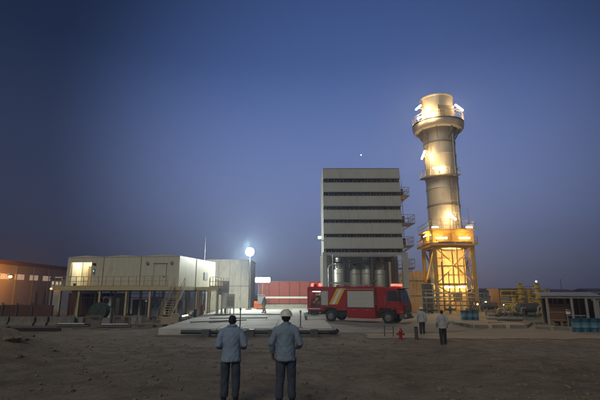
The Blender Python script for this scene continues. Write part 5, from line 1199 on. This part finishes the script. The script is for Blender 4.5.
def person(lab, loc, rz, h=1.75, shirt='shirtblue', trousers='trouser', hat=True, step=0.0, armswing=0.0, bend=0.0, headtilt=0.0, fine=0.010, group=None, elbows=(0.0,0.0), build_=1.0):
    k = h/1.75; t = thing('person', lab, 'person', loc, rz, group)
    S = lambda p: (p[0]*k*build_, p[1]*k, p[2]*k)
    sh_z, hip_z = 1.44, 0.93
    def joints(s):
        hip = (0.095*s, 0, hip_z); kn = (0.105*s, 0.03+step*s*0.5, 0.50); an = (0.115*s, step*s-0.02*(1 if step else 0), 0.09)
        shd = (0.182*s, bend*0.1, sh_z-0.035); el = (0.265*s, -0.03-armswing*s, 1.14); e_ = elbows[0 if s < 0 else 1]
        wr = (0.27*s-0.06*s*e_, 0.06-armswing*s+0.24*e_, 0.89+0.22*e_); return hip, kn, an, shd, el, wr
    def torso(grow):
        return [(0,0,0.90,0.155+grow,0.115+grow),(0,0,0.98,0.165+grow,0.12+grow),(0,0,1.10,0.15+grow,0.11+grow),(0,0.005,1.24,0.17+grow,0.12+grow),(0,bend*0.06,1.35,0.178+grow,0.12+grow),(0,bend*0.1,1.43,0.140+grow,0.095+grow),(0,bend*0.11,1.475,0.098+grow,0.078+grow*0.7),(0,bend*0.12,1.515,0.066+grow*0.5,0.066+grow*0.5),(0,bend*0.13,1.54,0.058+grow*0.3,0.060+grow*0.3)]
    hc = (0, bend*0.14+headtilt*0.05, 1.635-abs(headtilt)*0.01)
    b = MB()
    rings(b,[tuple(q*k for q in r_) for r_ in torso(0)])
    rings(b,[tuple(q*k for q in r_) for r_ in [(0,bend*0.11,1.47,0.062,0.064),(0,hc[1]*0.9,1.53,0.055,0.058),(0,hc[1],1.58,0.055,0.06)]])
    rings(b,[tuple(q*k for q in r_) for r_ in [(0,hc[1]+0.045,hc[2]-0.115,0.02,0.02),(0,hc[1]+0.035,hc[2]-0.095,0.045,0.05),(0,hc[1]+0.015,hc[2]-0.05,0.063,0.085),(0,hc[1],hc[2],0.073,0.096),(0,hc[1]-0.004,hc[2]+0.05,0.074,0.097),(0,hc[1]-0.006,hc[2]+0.09,0.058,0.078),(0,hc[1]-0.006,hc[2]+0.112,0.025,0.035)]])
    # nose, ears, brow and lips
    b.tube([S((0,hc[1]+0.088,hc[2]+0.02)),S((0,hc[1]+0.112,hc[2]-0.03)),S((0,hc[1]+0.088,hc[2]-0.045))],[0.010*k,0.017*k,0.012*k],8)
    b.tube([S((-0.04,hc[1]+0.083,hc[2]+0.025)),S((0.04,hc[1]+0.083,hc[2]+0.025))],0.011*k,6); b.tube([S((-0.024,hc[1]+0.083,hc[2]-0.068)),S((0.024,hc[1]+0.083,hc[2]-0.068))],0.010*k,6)
    for s in (-1,1): rings(b,[tuple(q*k for q in r_) for r_ in [(0.076*s,hc[1]-0.01,hc[2]-0.035,0.010,0.016),(0.082*s,hc[1]-0.012,hc[2],0.012,0.026),(0.084*s,hc[1]-0.012,hc[2]+0.025,0.010,0.020)]],10)
    for s in (-1,1):
        hip, kn, an, shd, el, wr = joints(s)
        b.tube([S(q) for q in (hip, sub(hip,kn,0.5), kn, sub(kn,an,0.35), an)],[0.088*k,0.078*k,0.056*k,0.058*k,0.04*k],12)
        b.tube([S(an),S((an[0],an[1]+0.06,0.045)),S((an[0]+0.01*s,an[1]+0.17,0.03))],[0.042*k,0.04*k,0.03*k],10)
        b.tube([S(q) for q in (shd, sub(shd,el,0.3), el, sub(el,wr,0.3), wr)],[0.058*k,0.05*k,0.04*k,0.042*k,0.028*k],10)
        d = (Vector(wr)-Vector(el)).normalized(); side = Vector((0,1,0))-d*d.y; side.normalize(); inw = Vector((-s,0,0))
        p0 = Vector(wr); pc = p0+d*0.075
        b.tube([S(p0-d*0.02),S(p0+d*0.03),S(pc),S(p0+d*0.10)],[0.024*k,0.032*k,0.034*k,0.028*k],8)
        for q, (off, ln) in enumerate(((0.030,0.075),(0.010,0.085),(-0.010,0.080),(-0.029,0.062))):
            f0 = p0+d*0.085+side*off; f1 = f0+d*ln*0.5+inw*0.006; f2 = f1+d*ln*0.35+inw*0.022; f3 = f2+d*ln*0.2+inw*0.022
            b.tube([S(f0),S(f1),S(f2),S(f3)],[0.0105*k,0.0095*k,0.009*k,0.007*k],6)
        q0 = p0+d*0.02+side*0.022; b.tube([S(q0),S(q0+d*0.035+side*0.026+inw*0.008),S(q0+d*0.07+side*0.032+inw*0.016)],[0.014*k,0.012*k,0.009*k],6)
    fuse(b,'body','skin',fine,2,t)
    c = MB(); g_ = 0.018
    tr = torso(g_); rings(c,[tuple(q*k for q in r_) for r_ in [(0,0,0.82,0.198,0.152),(0,0,0.86,0.20,0.155),(0,0,0.90,0.188,0.146)]+tr[1:]])
    for s in (-1,1):
        hip, kn, an, shd, el, wr = joints(s)
        c.tube([S((0.04*s,bend*0.1,1.475)),S((0.11*s,bend*0.1,1.44)),S(shd),S(sub(shd,el,0.35)),S(el),S(sub(el,wr,0.5)),S(sub(el,wr,0.86))],[0.045*k,0.062*k,0.070*k,0.068*k,0.060*k,0.054*k,0.046*k],12)
    c.tube([S((0.075*math.cos(a),bend*0.11+0.070*math.sin(a),1.525+0.014*math.sin(a+3.14))) for a in [q*2*math.pi/18 for q in range(19)]],0.016*k,6)
    fuse(c,'shirt',shirt,0.012,3,t,0.026,loc[0])
    c = MB(); rings(c,[tuple(q*k for q in r_) for r_ in [(0,0,0.80,0.165,0.125),(0,0,0.90,0.172,0.131),(0,0,0.99,0.166,0.126)]])
    for s in (-1,1):
        hip, kn, an, *_ = joints(s)
        c.tube([S(q) for q in ((hip[0],hip[1],hip[2]-0.06), sub(hip,kn,0.5), kn, sub(kn,an,0.5), sub(kn,an,0.93))],[0.096*k,0.094*k,0.082*k,0.076*k,0.072*k],14)
    fuse(c,'trousers',trousers,0.012,3,t,0.016,loc[0]+5)
    for s in (-1,1):
        hip, kn, an, *_ = joints(s); c = MB()
        c.tube([S((an[0],an[1],0.16)),S((an[0],an[1]-0.005,0.08)),S((an[0],an[1]+0.01,0.045))],[0.055*k,0.056*k,0.05*k],12)
        c.tube([S((an[0],an[1]-0.05,0.045)),S((an[0],an[1]+0.06,0.045)),S((an[0]+0.012*s,an[1]+0.15,0.042)),S((an[0]+0.014*s,an[1]+0.20,0.035))],[0.044*k,0.046*k,0.046*k,0.03*k],12)
        fuse(c,'boot','boot',0.012,2,t)
    if hat:
        o = MB()
        prf = [(a_*1.06,z_*1.1) for a_, z_ in [(0.148,0.000),(0.150,0.008),(0.130,0.018),(0.127,0.045),(0.115,0.08),(0.092,0.108),(0.056,0.128),(0.001,0.136)]]
        o.lathe([(a*k,z*k) for a,z in prf],(0,0,0),28,False,sx=0.92,sy=1.08)
        ho = o.build('hard_hat','hat',t,(0,hc[1]*k,(hc[2]+0.028)*k),smooth=True); ho.rotation_euler = (R(-4)-headtilt*0.3,0,0)
        r2 = MB().tube([(0,-0.10*k,0.094*k),(0,-0.04*k,0.137*k),(0,0.04*k,0.137*k),(0,0.10*k,0.094*k)],0.014*k,6); r2.build('crown_ridge','hat',ho,smooth=True)
        MB().prism([(-0.09*k,0.12*k),(0.09*k,0.12*k),(0.06*k,0.19*k),(-0.06*k,0.19*k)],'z',0.001*k,0.010*k).build('peak','hat',ho)
    hr = MB(); z0h = -0.05
    rings(hr,[tuple(q*k for q in r_) for r_ in [(0,hc[1]-0.05,hc[2]-0.065,0.045,0.05),(0,hc[1]-0.03,hc[2]-0.03,0.068,0.078),(0,hc[1]-0.022,hc[2]+0.01,0.080,0.090),(0,hc[1]-0.012,hc[2]+0.055,0.083,0.100),(0,hc[1]-0.008,hc[2]+0.095,0.068,0.088),(0,hc[1]-0.008,hc[2]+0.125,0.034,0.045)]])
    if not hat: fuse(hr,'hair','hair',0.010,1,t)
    else: 
        hr = MB(); rings(hr,[tuple(q*k for q in r_) for r_ in [(0,hc[1]-0.045,hc[2]-0.06,0.05,0.05),(0,hc[1]-0.025,hc[2]-0.02,0.072,0.08),(0,hc[1]-0.015,hc[2]+0.03,0.080,0.095)]]); fuse(hr,'hair','hair',0.012,1,t)
    return t
def gp(u, Y, z=None):
    x = Xu(u, Y); return (x, Y, gz(x,Y) if z is None else z)
MA = gp(233.0, 9.3); MBm = gp(286.3, 9.1)
person('dark haired man in a blue work shirt seen from behind', MA, R(4), h=Zv(315.6,9.3)-MA[2], shirt='shirtblue', trousers='trouserblue', hat=False, headtilt=0.6, bend=0.5, elbows=(0.8,0.8), build_=1.06)
person('man in a white hard hat and blue work shirt nearest the camera', MBm, R(-3), h=(Zv(310,9.1)-MBm[2])/1.024, shirt='shirtblue2', trousers='trouserblue', hat=True, elbows=(0.15,0.75), step=0.05, build_=1.06)
Y = 28.6; person('man in a white hard hat and pale shirt walking beside the fire engine cab', gp(420.2,Y), R(-8), h=1.66, shirt='shirtpale', hat=True, step=0.12, armswing=0.08, fine=0.012, group='men walking right of the fire engine')
Y = 23.2; person('bare headed man in a pale shirt walking towards the yellow tower', gp(440.2,Y), R(-6), h=1.72, shirt='shirtpale', hat=False, step=0.10, armswing=0.05, elbows=(0.3,0.2), fine=0.012, group='men walking right of the fire engine')
Y = 49.5; person('distant worker in grey coveralls walking on the pad before the red enclosure', gp(264.5,Y,PADZ+0.006), R(70), h=1.82, shirt='coverall', trousers='coverall', hat=True, step=0.2, armswing=0.15, fine=0.014)

# ------------------------------------------------------------------ dusty evening air
hz = B(-260,260,-30,300,-1.0,46).build('haze', 'ground'); tag(hz,'thin dusty evening haze','haze',kind='stuff')
hm = bpy.data.materials.new('haze_air'); hm.use_nodes = True; hn = hm.node_tree.nodes; hn.clear()
ho_ = hn.new('ShaderNodeOutputMaterial'); hv = hn.new('ShaderNodeVolumePrincipled'); hv.inputs['Color'].default_value = (0.52,0.68,0.98,1); hv.inputs['Density'].default_value = 0.0017; hv.inputs['Anisotropy'].default_value = 0.72
hm.node_tree.links.new(hv.outputs[0], ho_.inputs['Volume']); hz.data.materials.clear(); hz.data.materials.append(hm)
